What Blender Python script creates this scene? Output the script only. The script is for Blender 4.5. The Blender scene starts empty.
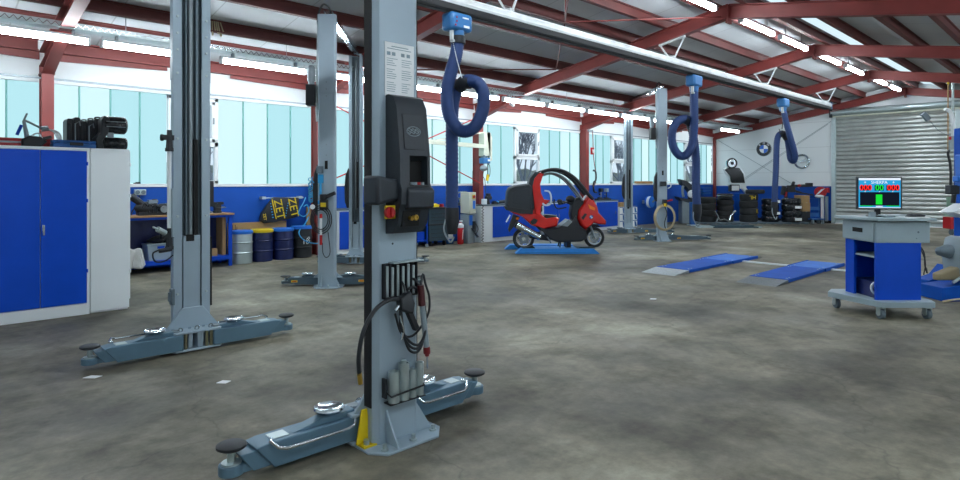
import bpy, bmesh, math, random
from mathutils import Vector, Matrix
random.seed(7)
C = bpy.context.scene.collection
R = math.radians
PI = math.pi

# ------------------------------------------------------------------ measured camera
F, HY, H, CX = 605.0, 183.0, 1.5, 480.0
A = math.atan((1110 - CX) / F)
sa, ca = math.sin(A), math.cos(A)
RV = A - PI / 2                       # local x = right across the view, local y = away from the camera
FAR = -PI / 2                         # things facing out from the far wall
YW, XF = 11.7, 25.1                   # window wall, far wall
YR, ZR, SL = 4.87, 4.53, 0.177        # ridge line (rafter underside) and roof pitch
FR = [-3.0, 1.67, 6.35, 11.03, 15.7, 20.4, 24.95]

def onD(px, py, v):
    u = (px - CX) / F * v
    return (u * sa + v * ca, -u * ca + v * sa, H + (HY - py) * v / F)
def onY(px, py, Y):
    t = (px - CX) / F
    return onD(px, py, Y / (sa - t * ca))
def onX(px, py, X):
    t = (px - CX) / F
    return onD(px, py, X / (t * sa + ca))
def onF(px, py, z=0.0):
    return onD(px, py, F * (H - z) / (py - HY))

# ------------------------------------------------------------------ materials
def lin(h):
    h = h.lstrip('#')
    o = []
    for i in (0, 2, 4):
        c = int(h[i:i + 2], 16) / 255
        o.append(c / 12.92 if c <= 0.04045 else ((c + 0.055) / 1.055) ** 2.4)
    return (*o, 1)
MATS = {}
def P(name, hexc, rough=0.45, metal=0.0, var=0.0, scale=6.0, bump=0.0, spec=0.5, coat=0.0):
    m = bpy.data.materials.new(name); m.use_nodes = True
    nt = m.node_tree; b = nt.nodes['Principled BSDF']
    c = lin(hexc)
    b.inputs['Base Color'].default_value = c
    b.inputs['Roughness'].default_value = rough
    b.inputs['Metallic'].default_value = metal
    b.inputs['Specular IOR Level'].default_value = spec
    b.inputs['Coat Weight'].default_value = coat
    if var or bump:
        tc = nt.nodes.new('ShaderNodeTexCoord')
        no = nt.nodes.new('ShaderNodeTexNoise'); no.inputs['Scale'].default_value = scale
        no.inputs['Detail'].default_value = 5
        nt.links.new(tc.outputs['Object'], no.inputs['Vector'])
        if var:
            rp = nt.nodes.new('ShaderNodeValToRGB')
            rp.color_ramp.elements[0].position = 0.3; rp.color_ramp.elements[1].position = 0.7
            rp.color_ramp.elements[0].color = (*[x * (1 - var) for x in c[:3]], 1)
            rp.color_ramp.elements[1].color = (*[min(1, x * (1 + var)) for x in c[:3]], 1)
            nt.links.new(no.outputs['Fac'], rp.inputs['Fac'])
            nt.links.new(rp.outputs['Color'], b.inputs['Base Color'])
        if bump:
            bp = nt.nodes.new('ShaderNodeBump'); bp.inputs['Strength'].default_value = bump
            bp.inputs['Distance'].default_value = 0.02
            nt.links.new(no.outputs['Fac'], bp.inputs['Height'])
            nt.links.new(bp.outputs['Normal'], b.inputs['Normal'])
    MATS[name] = m
    return m
def EM(name, hexc, s):
    m = bpy.data.materials.new(name); m.use_nodes = True
    nt = m.node_tree; nt.nodes.clear()
    o = nt.nodes.new('ShaderNodeOutputMaterial'); e = nt.nodes.new('ShaderNodeEmission')
    e.inputs['Color'].default_value = lin(hexc); e.inputs['Strength'].default_value = s
    nt.links.new(e.outputs[0], o.inputs[0])
    MATS[name] = m
    return m

M_lift = P('lift_grey_paint', '#9db0bd', 0.38, 0.1, 0.04, 3)
M_arm = P('arm_grey_paint', '#5b7a8d', 0.4, 0.1, 0.08, 5)
M_arm2 = P('arm_dark_grey_paint', '#4b606d', 0.4, 0.1, 0.08, 5)
M_lidark = P('lift_inner_grey', '#65757f', 0.5, 0.2)
M_blk = P('black_plastic', '#1b2026', 0.5, 0, 0.1, 30)
M_char = P('charcoal_plastic', '#262e36', 0.55, 0, 0.06, 40, 0.05)
M_rub = P('black_rubber', '#15171a', 0.75)
M_tyre = P('tyre_rubber', '#2a2d2f', 0.8, 0, 0.15, 14, 0.2)
M_wrap = P('black_wrap_film', '#1b2025', 0.22, 0, 0.2, 12, 0.8)
M_chr = P('chrome', '#c9d2d8', 0.18, 1.0)
M_zinc = P('zinc_steel', '#b7c6c8', 0.35, 0.65, 0.06, 8)
M_steel = P('dull_steel', '#8c979d', 0.45, 0.6, 0.1, 9)
M_alu = P('aluminium_rail', '#e2e8ea', 0.35, 0.4, 0.1, 5)
M_yel = P('yellow_paint', '#e0c313', 0.45)
M_redp = P('red_plastic', '#b3121c', 0.4)
M_red = P('red_oxide_paint', '#7e332f', 0.5, 0, 0.1, 3)
M_redd = P('red_oxide_purlin', '#592623', 0.6, 0, 0.18, 2.5)
M_white = P('white_paint', '#e6ecee', 0.6, 0, 0.02, 2)
M_cabw = P('cabinet_white', '#e9f1f4', 0.4, 0, 0.02, 2)
M_blue = P('door_blue', '#0449c2', 0.4, 0, 0.05, 4, 0, .25)
M_wblue = P('wall_blue_paint', '#134ca6', 0.65, 0, 0.08, 2, 0, .25)
M_dblue = P('drum_dark_blue', '#122055', 0.35, 0, 0.1, 9)
M_lblue = P('lid_blue', '#1f6fd0', 0.45)
M_sblue = P('ramp_light_blue', '#2d8be0', 0.4, 0, 0.06, 8)
M_hose = P('hose_blue', '#1f3c70', 0.6, 0, 0.1, 20)
M_trol = P('trolley_blue', '#2f6fa8', 0.35)
M_wood = P('bench_wood', '#a98358', 0.6, 0, 0.15, 10)
M_card = P('cardboard', '#a98a5e', 0.8, 0, 0.06, 6)
M_cream = P('cream_paint', '#cdd2c0', 0.5)
M_paper = P('paper', '#f4f8fa', 0.7)
M_ink = P('print_grey', '#8fa3ad', 0.8)
M_teal = P('tool_trolley_teal', '#2b4450', 0.45)
M_grey = P('machine_grey', '#8b9aa1', 0.45, 0, 0.05, 6)
M_cloth = P('white_cloth', '#c4c6c4', 0.9, 0, 0.1, 9, 0.4)
M_scred = P('scooter_red', '#d0201a', 0.22, 0, 0, 6, 0, 0.5, 0.6)
M_org = P('orange_lens', '#f07a14', 0.25)
M_cart = P('cart_grey', '#98abb3', 0.42, 0, 0.04, 6)
M_tread = P('tread_plate', '#6a7276', 0.4, 0.6, 0.3, 60, 0.4)
M_rampb = P('ramp_blue', '#0b4fae', 0.55, 0, 0.12, 5, 0, .15)
M_rampl = P('ramp_faded_blue', '#4479cc', 0.55, 0.0, 0.12, 5, 0, .2)
M_beige = P('beige_rope', '#b8ab8c', 0.8)
M_cyan = P('cyan_hose', '#2f9fd8', 0.4)
M_brass = P('brass', '#c9a24a', 0.3, 0.9)
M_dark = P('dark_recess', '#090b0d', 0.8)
M_caddy = P('case_blue', '#1d5b9e', 0.5, 0, 0.1, 14)
M_green = P('stand_green', '#8fae9c', 0.5)
M_bmwb = P('emblem_blue', '#2c6fd6', 0.3)
M_bark = P('bark', '#78808c', 0.9)
M_hedge = P('winter_hedge', '#7d857c', 0.9, 0, 0.35, 3)
M_snow = P('pale_yard', '#b9c4d2', 0.9, 0, 0.1, 1)
M_far = P('far_house', '#8f9fb8', 0.8)

E_tube = EM('fluorescent_tube', '#eef8ff', 48.0)
E_pane = EM('daylit_cast_glass', '#b4e4ed', 0.74)
E_pane2 = EM('daylit_cast_glass_pale', '#cbecf3', 0.8)
E_skyl = EM('daylit_roof_sheet', '#d4ecf6', 0.75)
E_cy = EM('screen_cyan', '#2fa6e0', .65); E_wh = EM('screen_white', '#e8f4ff', .7)
E_rd = EM('screen_red', '#ff2a22', .75); E_gr = EM('screen_green', '#19e03a', .7); E_bk = EM('screen_dark', '#182030', 0.5)

def floor_mat():
    m = bpy.data.materials.new('stained_concrete'); m.use_nodes = True
    nt = m.node_tree; b = nt.nodes['Principled BSDF']; L = nt.links.new
    tc = nt.nodes.new('ShaderNodeTexCoord')
    def noise(s, d, rough=0.6):
        n = nt.nodes.new('ShaderNodeTexNoise'); n.inputs['Scale'].default_value = s
        n.inputs['Detail'].default_value = d; n.inputs['Roughness'].default_value = rough
        L(tc.outputs['Object'], n.inputs['Vector']); return n
    def ramp(src, stops):
        r = nt.nodes.new('ShaderNodeValToRGB')
        e = r.color_ramp.elements
        e[0].position, e[0].color = stops[0][0], stops[0][1]
        e[1].position, e[1].color = stops[-1][0], stops[-1][1]
        for p, c in stops[1:-1]:
            k = e.new(p); k.color = c
        L(src, r.inputs['Fac']); return r
    def mix(kind, f, a, bb):
        x = nt.nodes.new('ShaderNodeMix'); x.data_type = 'RGBA'; x.blend_type = kind
        if isinstance(f, float): x.inputs[0].default_value = f
        else: L(f, x.inputs[0])
        L(a, x.inputs[6]); L(bb, x.inputs[7]); return x.outputs[2]
    base = ramp(noise(0.42, 9, 0.66).outputs['Fac'], [(0.34, lin('#37342d')), (0.44, lin('#5d594c')), (0.56, lin('#85806f')), (0.68, lin('#ada894'))])
    fine = ramp(noise(9, 10, 0.75).outputs['Fac'], [(0.3, (0.6, 0.6, 0.6, 1)), (0.7, (1.25, 1.25, 1.24, 1))])
    c = mix('MULTIPLY', 0.8, base.outputs['Color'], fine.outputs['Color'])
    st = ramp(noise(2.2, 6, 0.65).outputs['Fac'], [(0.52, (1, 1, 1, 1)), (0.7, (0.5, 0.49, 0.48, 1))])
    c = mix('MULTIPLY', 0.75, c, st.outputs['Color'])
    vo = nt.nodes.new('ShaderNodeTexVoronoi'); vo.feature = 'DISTANCE_TO_EDGE'; vo.inputs['Scale'].default_value = 0.42
    nz = noise(1.3, 4)
    ad = nt.nodes.new('ShaderNodeVectorMath'); ad.operation = 'MULTIPLY_ADD'
    L(nz.outputs['Color'], ad.inputs[0]); ad.inputs[1].default_value = (0.9, 0.9, 0); L(tc.outputs['Object'], ad.inputs[2])
    L(ad.outputs[0], vo.inputs['Vector'])
    cr = ramp(vo.outputs['Distance'], [(0.0, (0.5, 0.5, 0.5, 1)), (0.006, (1, 1, 1, 1))])
    c = mix('MULTIPLY', 0.55, c, cr.outputs['Color'])
    L(c, b.inputs['Base Color'])
    rr = ramp(noise(1.1, 5).outputs['Fac'], [(0.3, (0.42, 0.42, 0.42, 1)), (0.7, (0.66, 0.66, 0.66, 1))])
    L(rr.outputs['Color'], b.inputs['Roughness'])
    b.inputs['Specular IOR Level'].default_value = 0.35
    bp = nt.nodes.new('ShaderNodeBump'); bp.inputs['Strength'].default_value = 0.12; bp.inputs['Distance'].default_value = 0.01
    L(noise(30, 8).outputs['Fac'], bp.inputs['Height']); L(bp.outputs['Normal'], b.inputs['Normal'])
    return m
def panel_mat(name, hexc, axis, pitch, width=0.02, dark=0.6):
    """plain sheet with joint lines every `pitch` metres along an axis"""
    m = P(name, hexc, 0.65); nt = m.node_tree; b = nt.nodes['Principled BSDF']
    tc = nt.nodes.new('ShaderNodeTexCoord'); sp = nt.nodes.new('ShaderNodeSeparateXYZ')
    nt.links.new(tc.outputs['Object'], sp.inputs[0])
    md = nt.nodes.new('ShaderNodeMath'); md.operation = 'MODULO'; md.inputs[1].default_value = pitch
    ad = nt.nodes.new('ShaderNodeMath'); ad.operation = 'ADD'; ad.inputs[1].default_value = 100 * pitch
    nt.links.new(sp.outputs[axis], ad.inputs[0]); nt.links.new(ad.outputs[0], md.inputs[0])
    lt = nt.nodes.new('ShaderNodeMath'); lt.operation = 'LESS_THAN'; lt.inputs[1].default_value = width
    nt.links.new(md.outputs[0], lt.inputs[0])
    mx = nt.nodes.new('ShaderNodeMix'); mx.data_type = 'RGBA'
    c = lin(hexc); mx.inputs[6].default_value = c; mx.inputs[7].default_value = (*[x * dark for x in c[:3]], 1)
    nt.links.new(lt.outputs[0], mx.inputs[0]); nt.links.new(mx.outputs[2], b.inputs['Base Color'])
    return m
M_floor = floor_mat()
M_ceil = panel_mat('roof_panel', '#c6ccd0', 0, 1.17, 0.02, 0.7)
M_farw = panel_mat('far_wall_panel', '#e6edef', 2, 0.95, 0.02, 0.82)
def glass_mat():
    m = bpy.data.materials.new('clear_glass'); m.use_nodes = True
    nt = m.node_tree; nt.nodes.clear(); o = nt.nodes.new('ShaderNodeOutputMaterial')
    t = nt.nodes.new('ShaderNodeBsdfTransparent'); t.inputs[0].default_value = (0.9, 0.95, 0.97, 1)
    g = nt.nodes.new('ShaderNodeBsdfGlossy'); g.inputs['Roughness'].default_value = 0.03
    mx = nt.nodes.new('ShaderNodeMixShader'); mx.inputs[0].default_value = 0.07
    nt.links.new(t.outputs[0], mx.inputs[1]); nt.links.new(g.outputs[0], mx.inputs[2]); nt.links.new(mx.outputs[0], o.inputs[0])
    return m
M_glass = glass_mat()

# ------------------------------------------------------------------ mesh builder
class MB:
    def __init__(s): s.bm = bmesh.new(); s.mi = 0
    def _mark(s, faces):
        for f in faces: f.material_index = s.mi; f.smooth = True
        return faces
    def mat(s, i): s.mi = i; return s
    def _verts(s, vs, fs):
        v = [s.bm.verts.new(p) for p in vs]
        out = []
        for f in fs:
            try: out.append(s.bm.faces.new([v[i] for i in f]))
            except ValueError: pass
        s._mark(out); return v
    def box(s, x0, x1, y0, y1, z0, z1, M=None):
        vs = [Vector((x, y, z)) for z in (z0, z1) for y in (y0, y1) for x in (x0, x1)]
        if M is not None: vs = [M @ p for p in vs]
        s._verts(vs, [(0, 2, 3, 1), (4, 5, 7, 6), (0, 1, 5, 4), (2, 6, 7, 3), (0, 4, 6, 2), (1, 3, 7, 5)])
        return s
    def bar(s, a, b, w, h, up=(0, 0, 1)):
        a, b = Vector(a), Vector(b); d = (b - a); L = d.length; d.normalize()
        u = Vector(up)
        if abs(d.dot(u)) > 0.98: u = Vector((1, 0, 0))
        sd = d.cross(u).normalized(); u = sd.cross(d)
        vs = [a + d * t * L + sd * (w / 2) * i + u * (h / 2) * j for t in (0, 1) for j in (-1, 1) for i in (-1, 1)]
        s._verts(vs, [(0, 2, 3, 1), (4, 5, 7, 6), (0, 1, 5, 4), (2, 6, 7, 3), (0, 4, 6, 2), (1, 3, 7, 5)])
        return s
    def ring(s, c, ax, r, seg, ref=None):
        ax = Vector(ax).normalized()
        u = Vector(ref) if ref is not None else (Vector((0, 0, 1)) if abs(ax.z) < 0.9 else Vector((1, 0, 0)))
        u = (u - ax * u.dot(ax)).normalized(); w = ax.cross(u)
        return [Vector(c) + (u * math.cos(2 * PI * k / seg) + w * math.sin(2 * PI * k / seg)) * r for k in range(seg)]
    def loft(s, rings, cap0=True, cap1=True, closed=False):
        n = len(rings[0])
        vr = [[s.bm.verts.new(p) for p in r] for r in rings]
        fs = []
        rng = range(len(vr)) if closed else range(len(vr) - 1)
        for i in rng:
            a, b = vr[i], vr[(i + 1) % len(vr)]
            for k in range(n):
                fs.append(s.bm.faces.new((a[k], a[(k + 1) % n], b[(k + 1) % n], b[k])))
        if not closed:
            if cap0: fs.append(s.bm.faces.new(vr[0][::-1]))
            if cap1: fs.append(s.bm.faces.new(vr[-1]))
        s._mark(fs); return s
    def cyl(s, a, b, r, r2=None, seg=14):
        a, b = Vector(a), Vector(b); r2 = r if r2 is None else r2
        return s.loft([s.ring(a, b - a, r, seg), s.ring(b, b - a, r2, seg)])
    def tube(s, pts, r, seg=8, closed=False, ribs=0):
        pts = [Vector(p) for p in pts]; n = len(pts)
        rings = []; ref = None
        for i, p in enumerate(pts):
            if closed: d = pts[(i + 1) % n] - pts[i - 1]
            else: d = pts[min(i + 1, n - 1)] - pts[max(i - 1, 0)]
            d.normalize()
            if ref is None: ref = Vector((0, 0, 1)) if abs(d.z) < 0.9 else Vector((1, 0, 0))
            ref = (ref - d * ref.dot(d)).normalized()
            rr = r * (1 + (ribs if i % 2 else -ribs)) if ribs else r
            rings.append(s.ring(p, d, rr, seg, ref))
        return s.loft(rings, closed=closed)
    def lathe(s, prof, o=(0, 0, 0), ax=(0, 0, 1), seg=24, closed=False):
        o = Vector(o); a = Vector(ax).normalized()
        return s.loft([s.ring(o + a * z, a, max(r, 1e-4), seg) for r, z in prof], closed=closed)
    def torus(s, c, Rr, r, ax=(0, 0, 1), seg=24, ms=8):
        return s.lathe([(Rr + r * math.cos(2 * PI * k / ms), r * math.sin(2 * PI * k / ms)) for k in range(ms)], c, ax, seg, closed=True)
    def ball(s, c, r, seg=12, rings=8):
        if not isinstance(r, (tuple, list)): r = (r, r, r)
        rg = []
        for i in range(1, rings):
            t = PI * i / rings
            rg.append([Vector((c[0] + r[0] * math.sin(t) * math.cos(2 * PI * k / seg), c[1] + r[1] * math.sin(t) * math.sin(2 * PI * k / seg), c[2] - r[2] * math.cos(t))) for k in range(seg)])
        return s.loft(rg)
    def prism(s, poly, lo, hi, plane='xz'):
        def q(p, t):
            return Vector((p[0], t, p[1])) if plane == 'xz' else Vector((p[0], p[1], t)) if plane == 'xy' else Vector((t, p[0], p[1]))
        return s.loft([[q(p, lo) for p in poly], [q(p, hi) for p in poly]])
    def bulge(s, poly, w, ins=0.85, core=0.55, yc=0.0):
        """xz outline with rounded flanks"""
        cx = sum(p[0] for p in poly) / len(poly); cz = sum(p[1] for p in poly) / len(poly)
        def lay(y, k): return [Vector((cx + (p[0] - cx) * k, yc + y, cz + (p[1] - cz) * k)) for p in poly]
        return s.loft([lay(-w, ins), lay(-w * 0.85, (ins + 1) / 2 + 0.02), lay(-w * core, 1), lay(w * core, 1), lay(w * 0.85, (ins + 1) / 2 + 0.02), lay(w, ins)])
    def build(s, name, mats, parent=None, loc=None, rot=None, bevel=0.0, kind=None, label=None, sharp=35):
        bmesh.ops.recalc_face_normals(s.bm, faces=s.bm.faces[:])
        me = bpy.data.meshes.new(name); s.bm.to_mesh(me); s.bm.free()
        for m in (mats if isinstance(mats, (list, tuple)) else [mats]): me.materials.append(m)
        me.set_sharp_from_angle(angle=R(sharp))
        o = bpy.data.objects.new(name, me); C.objects.link(o)
        if parent is not None: o.parent = parent
        if loc is not None: o.location = loc
        if rot is not None: o.rotation_euler = rot if isinstance(rot, (tuple, list)) else (0, 0, rot)
        if bevel:
            b = o.modifiers.new('bevel', 'BEVEL'); b.width = bevel; b.segments = 2; b.limit_method = 'ANGLE'; b.angle_limit = R(40)
        if kind: o['kind'] = kind
        if label: o['label'] = label
        return o
def spline(pts, n=8):
    """Catmull-Rom through points"""
    p = [Vector(q) for q in pts]; p = [p[0] * 2 - p[1]] + p + [p[-1] * 2 - p[-2]]
    out = []
    for i in range(1, len(p) - 2):
        for k in range(n):
            t = k / n
            out.append(0.5 * ((2 * p[i]) + (p[i + 1] - p[i - 1]) * t + (2 * p[i - 1] - 5 * p[i] + 4 * p[i + 1] - p[i + 2]) * t * t + (3 * p[i] - p[i - 1] - 3 * p[i + 1] + p[i + 2]) * t ** 3))
    out.append(p[-2]); return out
def thing(name, label, cat, loc=(0, 0, 0), rot=0.0, group=None):
    o = bpy.data.objects.new(name, None); C.objects.link(o)
    o.location = loc; o.rotation_euler = (0, 0, rot); o.empty_display_size = 0.1
    return tag(o, label, cat, group)
def tag(o, label, cat, group=None):
    o['label'] = label; o['category'] = cat
    if group: o['group'] = group
    return o
def struct(mb, name, mats, **k): return mb.build(name, mats, kind='structure', **k)
def dup(root, loc, rot, label=None, group=None):
    r = root.copy(); C.objects.link(r); r.location = loc; r.rotation_euler = (0, 0, rot)
    if label: r['label'] = label
    if group: r['group'] = group
    for ch in list(root.children):
        c = ch.copy(); C.objects.link(c); c.parent = r
        for g in list(ch.children):
            d = g.copy(); C.objects.link(d); d.parent = c
    return r
def text(body, size, mat, name, parent, loc, rot, depth=0.002, align='CENTER'):
    cu = bpy.data.curves.new(name, 'FONT'); cu.body = body; cu.size = size; cu.extrude = depth
    cu.align_x = align; cu.align_y = 'CENTER'; cu.resolution_u = 2
    t = bpy.data.objects.new(name, cu); C.objects.link(t)
    bpy.context.view_layer.update()
    me = bpy.data.meshes.new_from_object(t.evaluated_get(bpy.context.evaluated_depsgraph_get()))
    bpy.data.objects.remove(t); bpy.data.curves.remove(cu)
    me.materials.clear(); me.materials.append(mat)
    o = bpy.data.objects.new(name, me); C.objects.link(o); o.parent = parent
    o.location = loc; o.rotation_euler = rot
    return o
UP = (PI / 2, 0, 0)      # text standing up, facing -y
# ================================================================== the setting
X0, X1, Y0 = -5.0, XF, 2 * YR - YW
def roof(Y, o=0.43): return ZR + o - SL * abs(Y - YR)
struct(MB().box(X0 - .2, X1 + .2, Y0 - .2, YW + .2, -.12, 0), 'floor', M_floor)
struct(MB().box(X0, X1, YW, YW + .2, 0, 1.43), 'wall_left', M_wblue)
struct(MB().box(X0, X1, YW, YW + .2, 3.17, 3.76), 'wall_left', M_white)
struct(MB().box(X0, X1, YW - .02, YW + .2, 1.43, 1.485), 'trim_1', M_white, bevel=.004)
struct(MB().box(X0, X1, YW - .03, YW + .2, 3.09, 3.14), 'trim_2', M_white)
struct(MB().box(X0, X1, YW - .045, YW + .2, 3.14, 3.17), 'trim_3', M_steel)
struct(MB().box(X0, X1, Y0 - .2, Y0, 0, 3.76), 'wall_right', M_white)
struct(MB().prism([(Y0, 0), (YW, 0), (YW, roof(YW)), (YR, roof(YR)), (Y0, roof(Y0))], X0 - .2, X0, 'yz'), 'wall_back', M_white)
# far gable with the roller door opening
DL, DR, DT = 7.12, 3.45, 3.98
struct(MB().box(XF, XF + .2, DL, YW, 0, 1.38), 'wall_far', M_wblue)
struct(MB().prism([(DL, 1.38), (YW + .1, 1.38), (YW + .1, roof(YW)), (DL, roof(DL))], XF, XF + .2, 'yz'), 'wall_far', M_farw)
struct(MB().prism([(DR, DT), (DL, DT), (DL, roof(DL)), (YR, roof(YR)), (DR, roof(DR))], XF, XF + .2, 'yz'), 'wall_far', M_farw)
struct(MB().prism([(Y0 - .1, 0), (DR, 0), (DR, roof(DR)), (Y0 - .1, roof(Y0))], XF, XF + .2, 'yz'), 'wall_far', M_farw)
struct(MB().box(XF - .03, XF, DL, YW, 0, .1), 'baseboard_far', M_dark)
# roller door: ribbed curtain, guides and the drum above
prof = []
n = int(DT / .15)
for i in range(n):
    z = .12 + i * (DT - .12) / n; h = (DT - .12) / n
    for f, d in ((0, 0), (.1, .03), (.45, .052), (.78, .03), (.97, 0)):
        prof.append((XF + .06 - d, z + f * h))
poly = [(XF + .09, .12)] + prof + [(XF + .09, DT)]
door = struct(MB().prism(poly[::-1], DR, DL), 'door_1', P('door_slats', '#bcc2c0', .38, .55, .12, 3), sharp=80)
MB().box(XF + .02, XF + .08, DR, DL, 0.02, .13).build('bottom_rail', M_zinc, door)
MB().box(XF - .06, XF + .04, DL - .07, DL + .07, 0, DT + .1).build('guide_rail', M_zinc, door, bevel=.005)
MB().box(XF - .06, XF + .04, DR - .07, DR + .07, 0, DT + .1).build('guide_rail', M_zinc, door, bevel=.005)
mb = MB()
mb.cyl((XF - .12, DR - .1, DT + .12), (XF - .12, DL + .05, DT + .12), .115, seg=20)
for y in (DR + .3, DR + 1.3, DR + 2.3, DR + 3.2): mb.cyl((XF - .12, y, DT + .12), (XF - .12, y + .05, DT + .12), .124, seg=20)
mb.build('drum', M_zinc, door)
MB().box(XF - .16, XF - .01, DR - .05, DL + .02, DT - .05, DT - .01).build('lintel_strip', M_cream, door)
mb = MB(); mb.box(XF - .22, XF, DL + .0, DL + .1, DT - .05, DT + .28)
mb.build('drum_bracket', M_blk, door)
# roof: panels on both pitches, rooflight sheets right of the ridge
SKY0, SKY1 = 3.98, 4.39
def slab(y0, y1, x0=X0 - .1, x1=X1 + .2, t=.08):
    return MB().prism([(y0, roof(y0)), (y1, roof(y1)), (y1, roof(y1) + t), (y0, roof(y0) + t)], x0, x1, 'yz')
struct(slab(YR, YW + .2), 'ceiling', M_ceil)
struct(slab(SKY1, YR), 'ceiling', M_ceil)
struct(slab(Y0 - .2, SKY0), 'ceiling', M_ceil)
struct(slab(SKY0, SKY1), 'window_7', E_skyl)
for y in (10.65, 9.85, 8.72, 7.65, 6.9, 6.1, 5.2, 4.54, 3.75, 2.84, 2.05, 1.0, -.1, -.9):
    z = roof(y)
    s = 1 if y > YR else -1
    mb = MB()
    mb.box(X0, X1, y - .012, y + .012, z - .17, z + .0)
    mb.box(X0, X1, y - .045, y + .045, z - .185, z - .165)
    mb.box(X0, X1, y - .045, y + .045, z - .02, z + .003)
    struct(mb, 'purlin', M_redd)
def ibeam(mb, a, b, w, h, t=.018):
    """I section between two points in a plane of constant X; h grows upward from the line a-b"""
    a, b = Vector(a), Vector(b); d = (b - a).normalized(); u = Vector((1, 0, 0)).cross(d)
    if u.z < 0: u = -u
    if abs(d.z) > .9: u = Vector((0, 1, 0))
    mb.bar(a + u * t / 2, b + u * t / 2, w, t, u); mb.bar(a + u * (h - t / 2), b + u * (h - t / 2), w, t, u)
    mb.bar(a + u * h / 2, b + u * h / 2, t, h - 2 * t, u)
for X in FR:
    mb = MB()
    ibeam(mb, (X, YR, ZR), (X, YW - .05, ZR - SL * (YW - .05 - YR)), .16, .25)
    ibeam(mb, (X, YR, ZR), (X, Y0 + .05, ZR - SL * (YR - Y0 - .05)), .16, .25)
    mb.box(X - .09, X + .09, YR - .02, YR + .02, ZR - .09, ZR + .25)      # splice plate at the ridge
    struct(mb, 'rafter', M_red)
    for s in (1, -1):
        f = lambda y: YR + s * (y - YR)
        yo, yi = YW - .02, YW - .26
        if X > 24: yi = YW - .1
        mb = MB()
        mb.box(X - .08, X + .08, min(f(yo), f(yo - .02)), max(f(yo), f(yo - .02)), 0, 3.35)
        mb.box(X - .08, X + .08, min(f(yi), f(yi + .02)), max(f(yi), f(yi + .02)), 0, 3.2)
        mb.box(X - .055, X + .055, min(f(yi + .015), f(yo - .015)), max(f(yi + .015), f(yo - .015)), 0, 3.19)
        mb.box(X - .012, X + .012, min(f(yi + .01), f(yo - .01)), max(f(yi + .01), f(yo - .01)), 3.1, 3.34)
        mb.box(X - .09, X + .09, min(f(yi - .02), f(yo)), max(f(yi - .02), f(yo)), 3.19, 3.215)
        if X > 24:
            struct(MB().box(X - .02, X + .12, min(f(yi), f(yo)), max(f(yi), f(yo)), 0, 3.4), 'column', M_red); mb.bm.free(); continue
        a, b = (yi, 3.2), (10.1, ZR - SL * (10.1 - YR))
        mb.prism([(f(a[0]), a[1]), (f(b[0]), b[1]), (f(yo), ZR - SL * (yo - YR)), (f(yo), 3.2)], X - .01, X + .01, 'yz')
        mb.bar((X, f(a[0]), a[1]), (X, f(b[0]), b[1]), .16, .02, (0, -s * .3, 1))
        if s == 1 or X < 2 or X > 20: struct(mb, 'column', M_red)
        else: mb.bm.free()
for i in range(len(FR) - 1):
    mb = MB()
    mb.box(FR[i] + .1, FR[i + 1] - .1, YW - .05, YW - .03, 3.58, 3.74)
    mb.box(FR[i] + .1, FR[i + 1] - .1, YW - .16, YW - .03, 3.56, 3.58); mb.box(FR[i] + .1, FR[i + 1] - .1, YW - .16, YW - .03, 3.74, 3.76)
    for e, sg in ((FR[i] + .08, 1), (FR[i + 1] - .08, -1)):
        mb.prism([(e, 3.58), (e + sg * 1.7, 3.58), (e + sg * 1.7, 3.5), (e, 3.44)], YW - .06, YW - .04)
    struct(mb, 'eaves_beam', M_red)
# bracing rods
def rod(pts, r, mat):
    mb = MB()
    for a, b in zip(pts, pts[1:]): mb.cyl(a, b, r, seg=6)
    struct(mb, 'brace_rod', mat)
rod([(6.4, YW - .3, 3.25), (10.95, YW - .3, 1.5)], .014, M_redp)
rod([(6.4, YW - .35, 1.5), (10.95, YW - .35, 3.25)], .014, M_redp)
n1 = onY(565, 22, 6.9); n2 = onY(556, 69.5, 8.72)
rod([n2, n1, onY(570, -14, 5.3)], .015, M_redd)
rod([n1, (11.0, 5.0, ZR + .05)], .015, M_red)
rod([n1, (6.4, 5.0, ZR + .05)], .015, M_red)
rod([n2, (6.4, 9.9, ZR - SL * 5 + .02)], .015, M_redd)
rod([(XF - .05, 11.5, 3.3), (XF - .05, 8.3, 1.3)], .009, M_grey)
rod([(XF - .05, 7.2, 3.8), (XF - .05, 11.0, 1.3)], .009, M_grey)
rod([(XF - .05, 7.3, 3.7), (XF - .05, 10.9, 1.3)], .007, M_grey)
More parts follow.
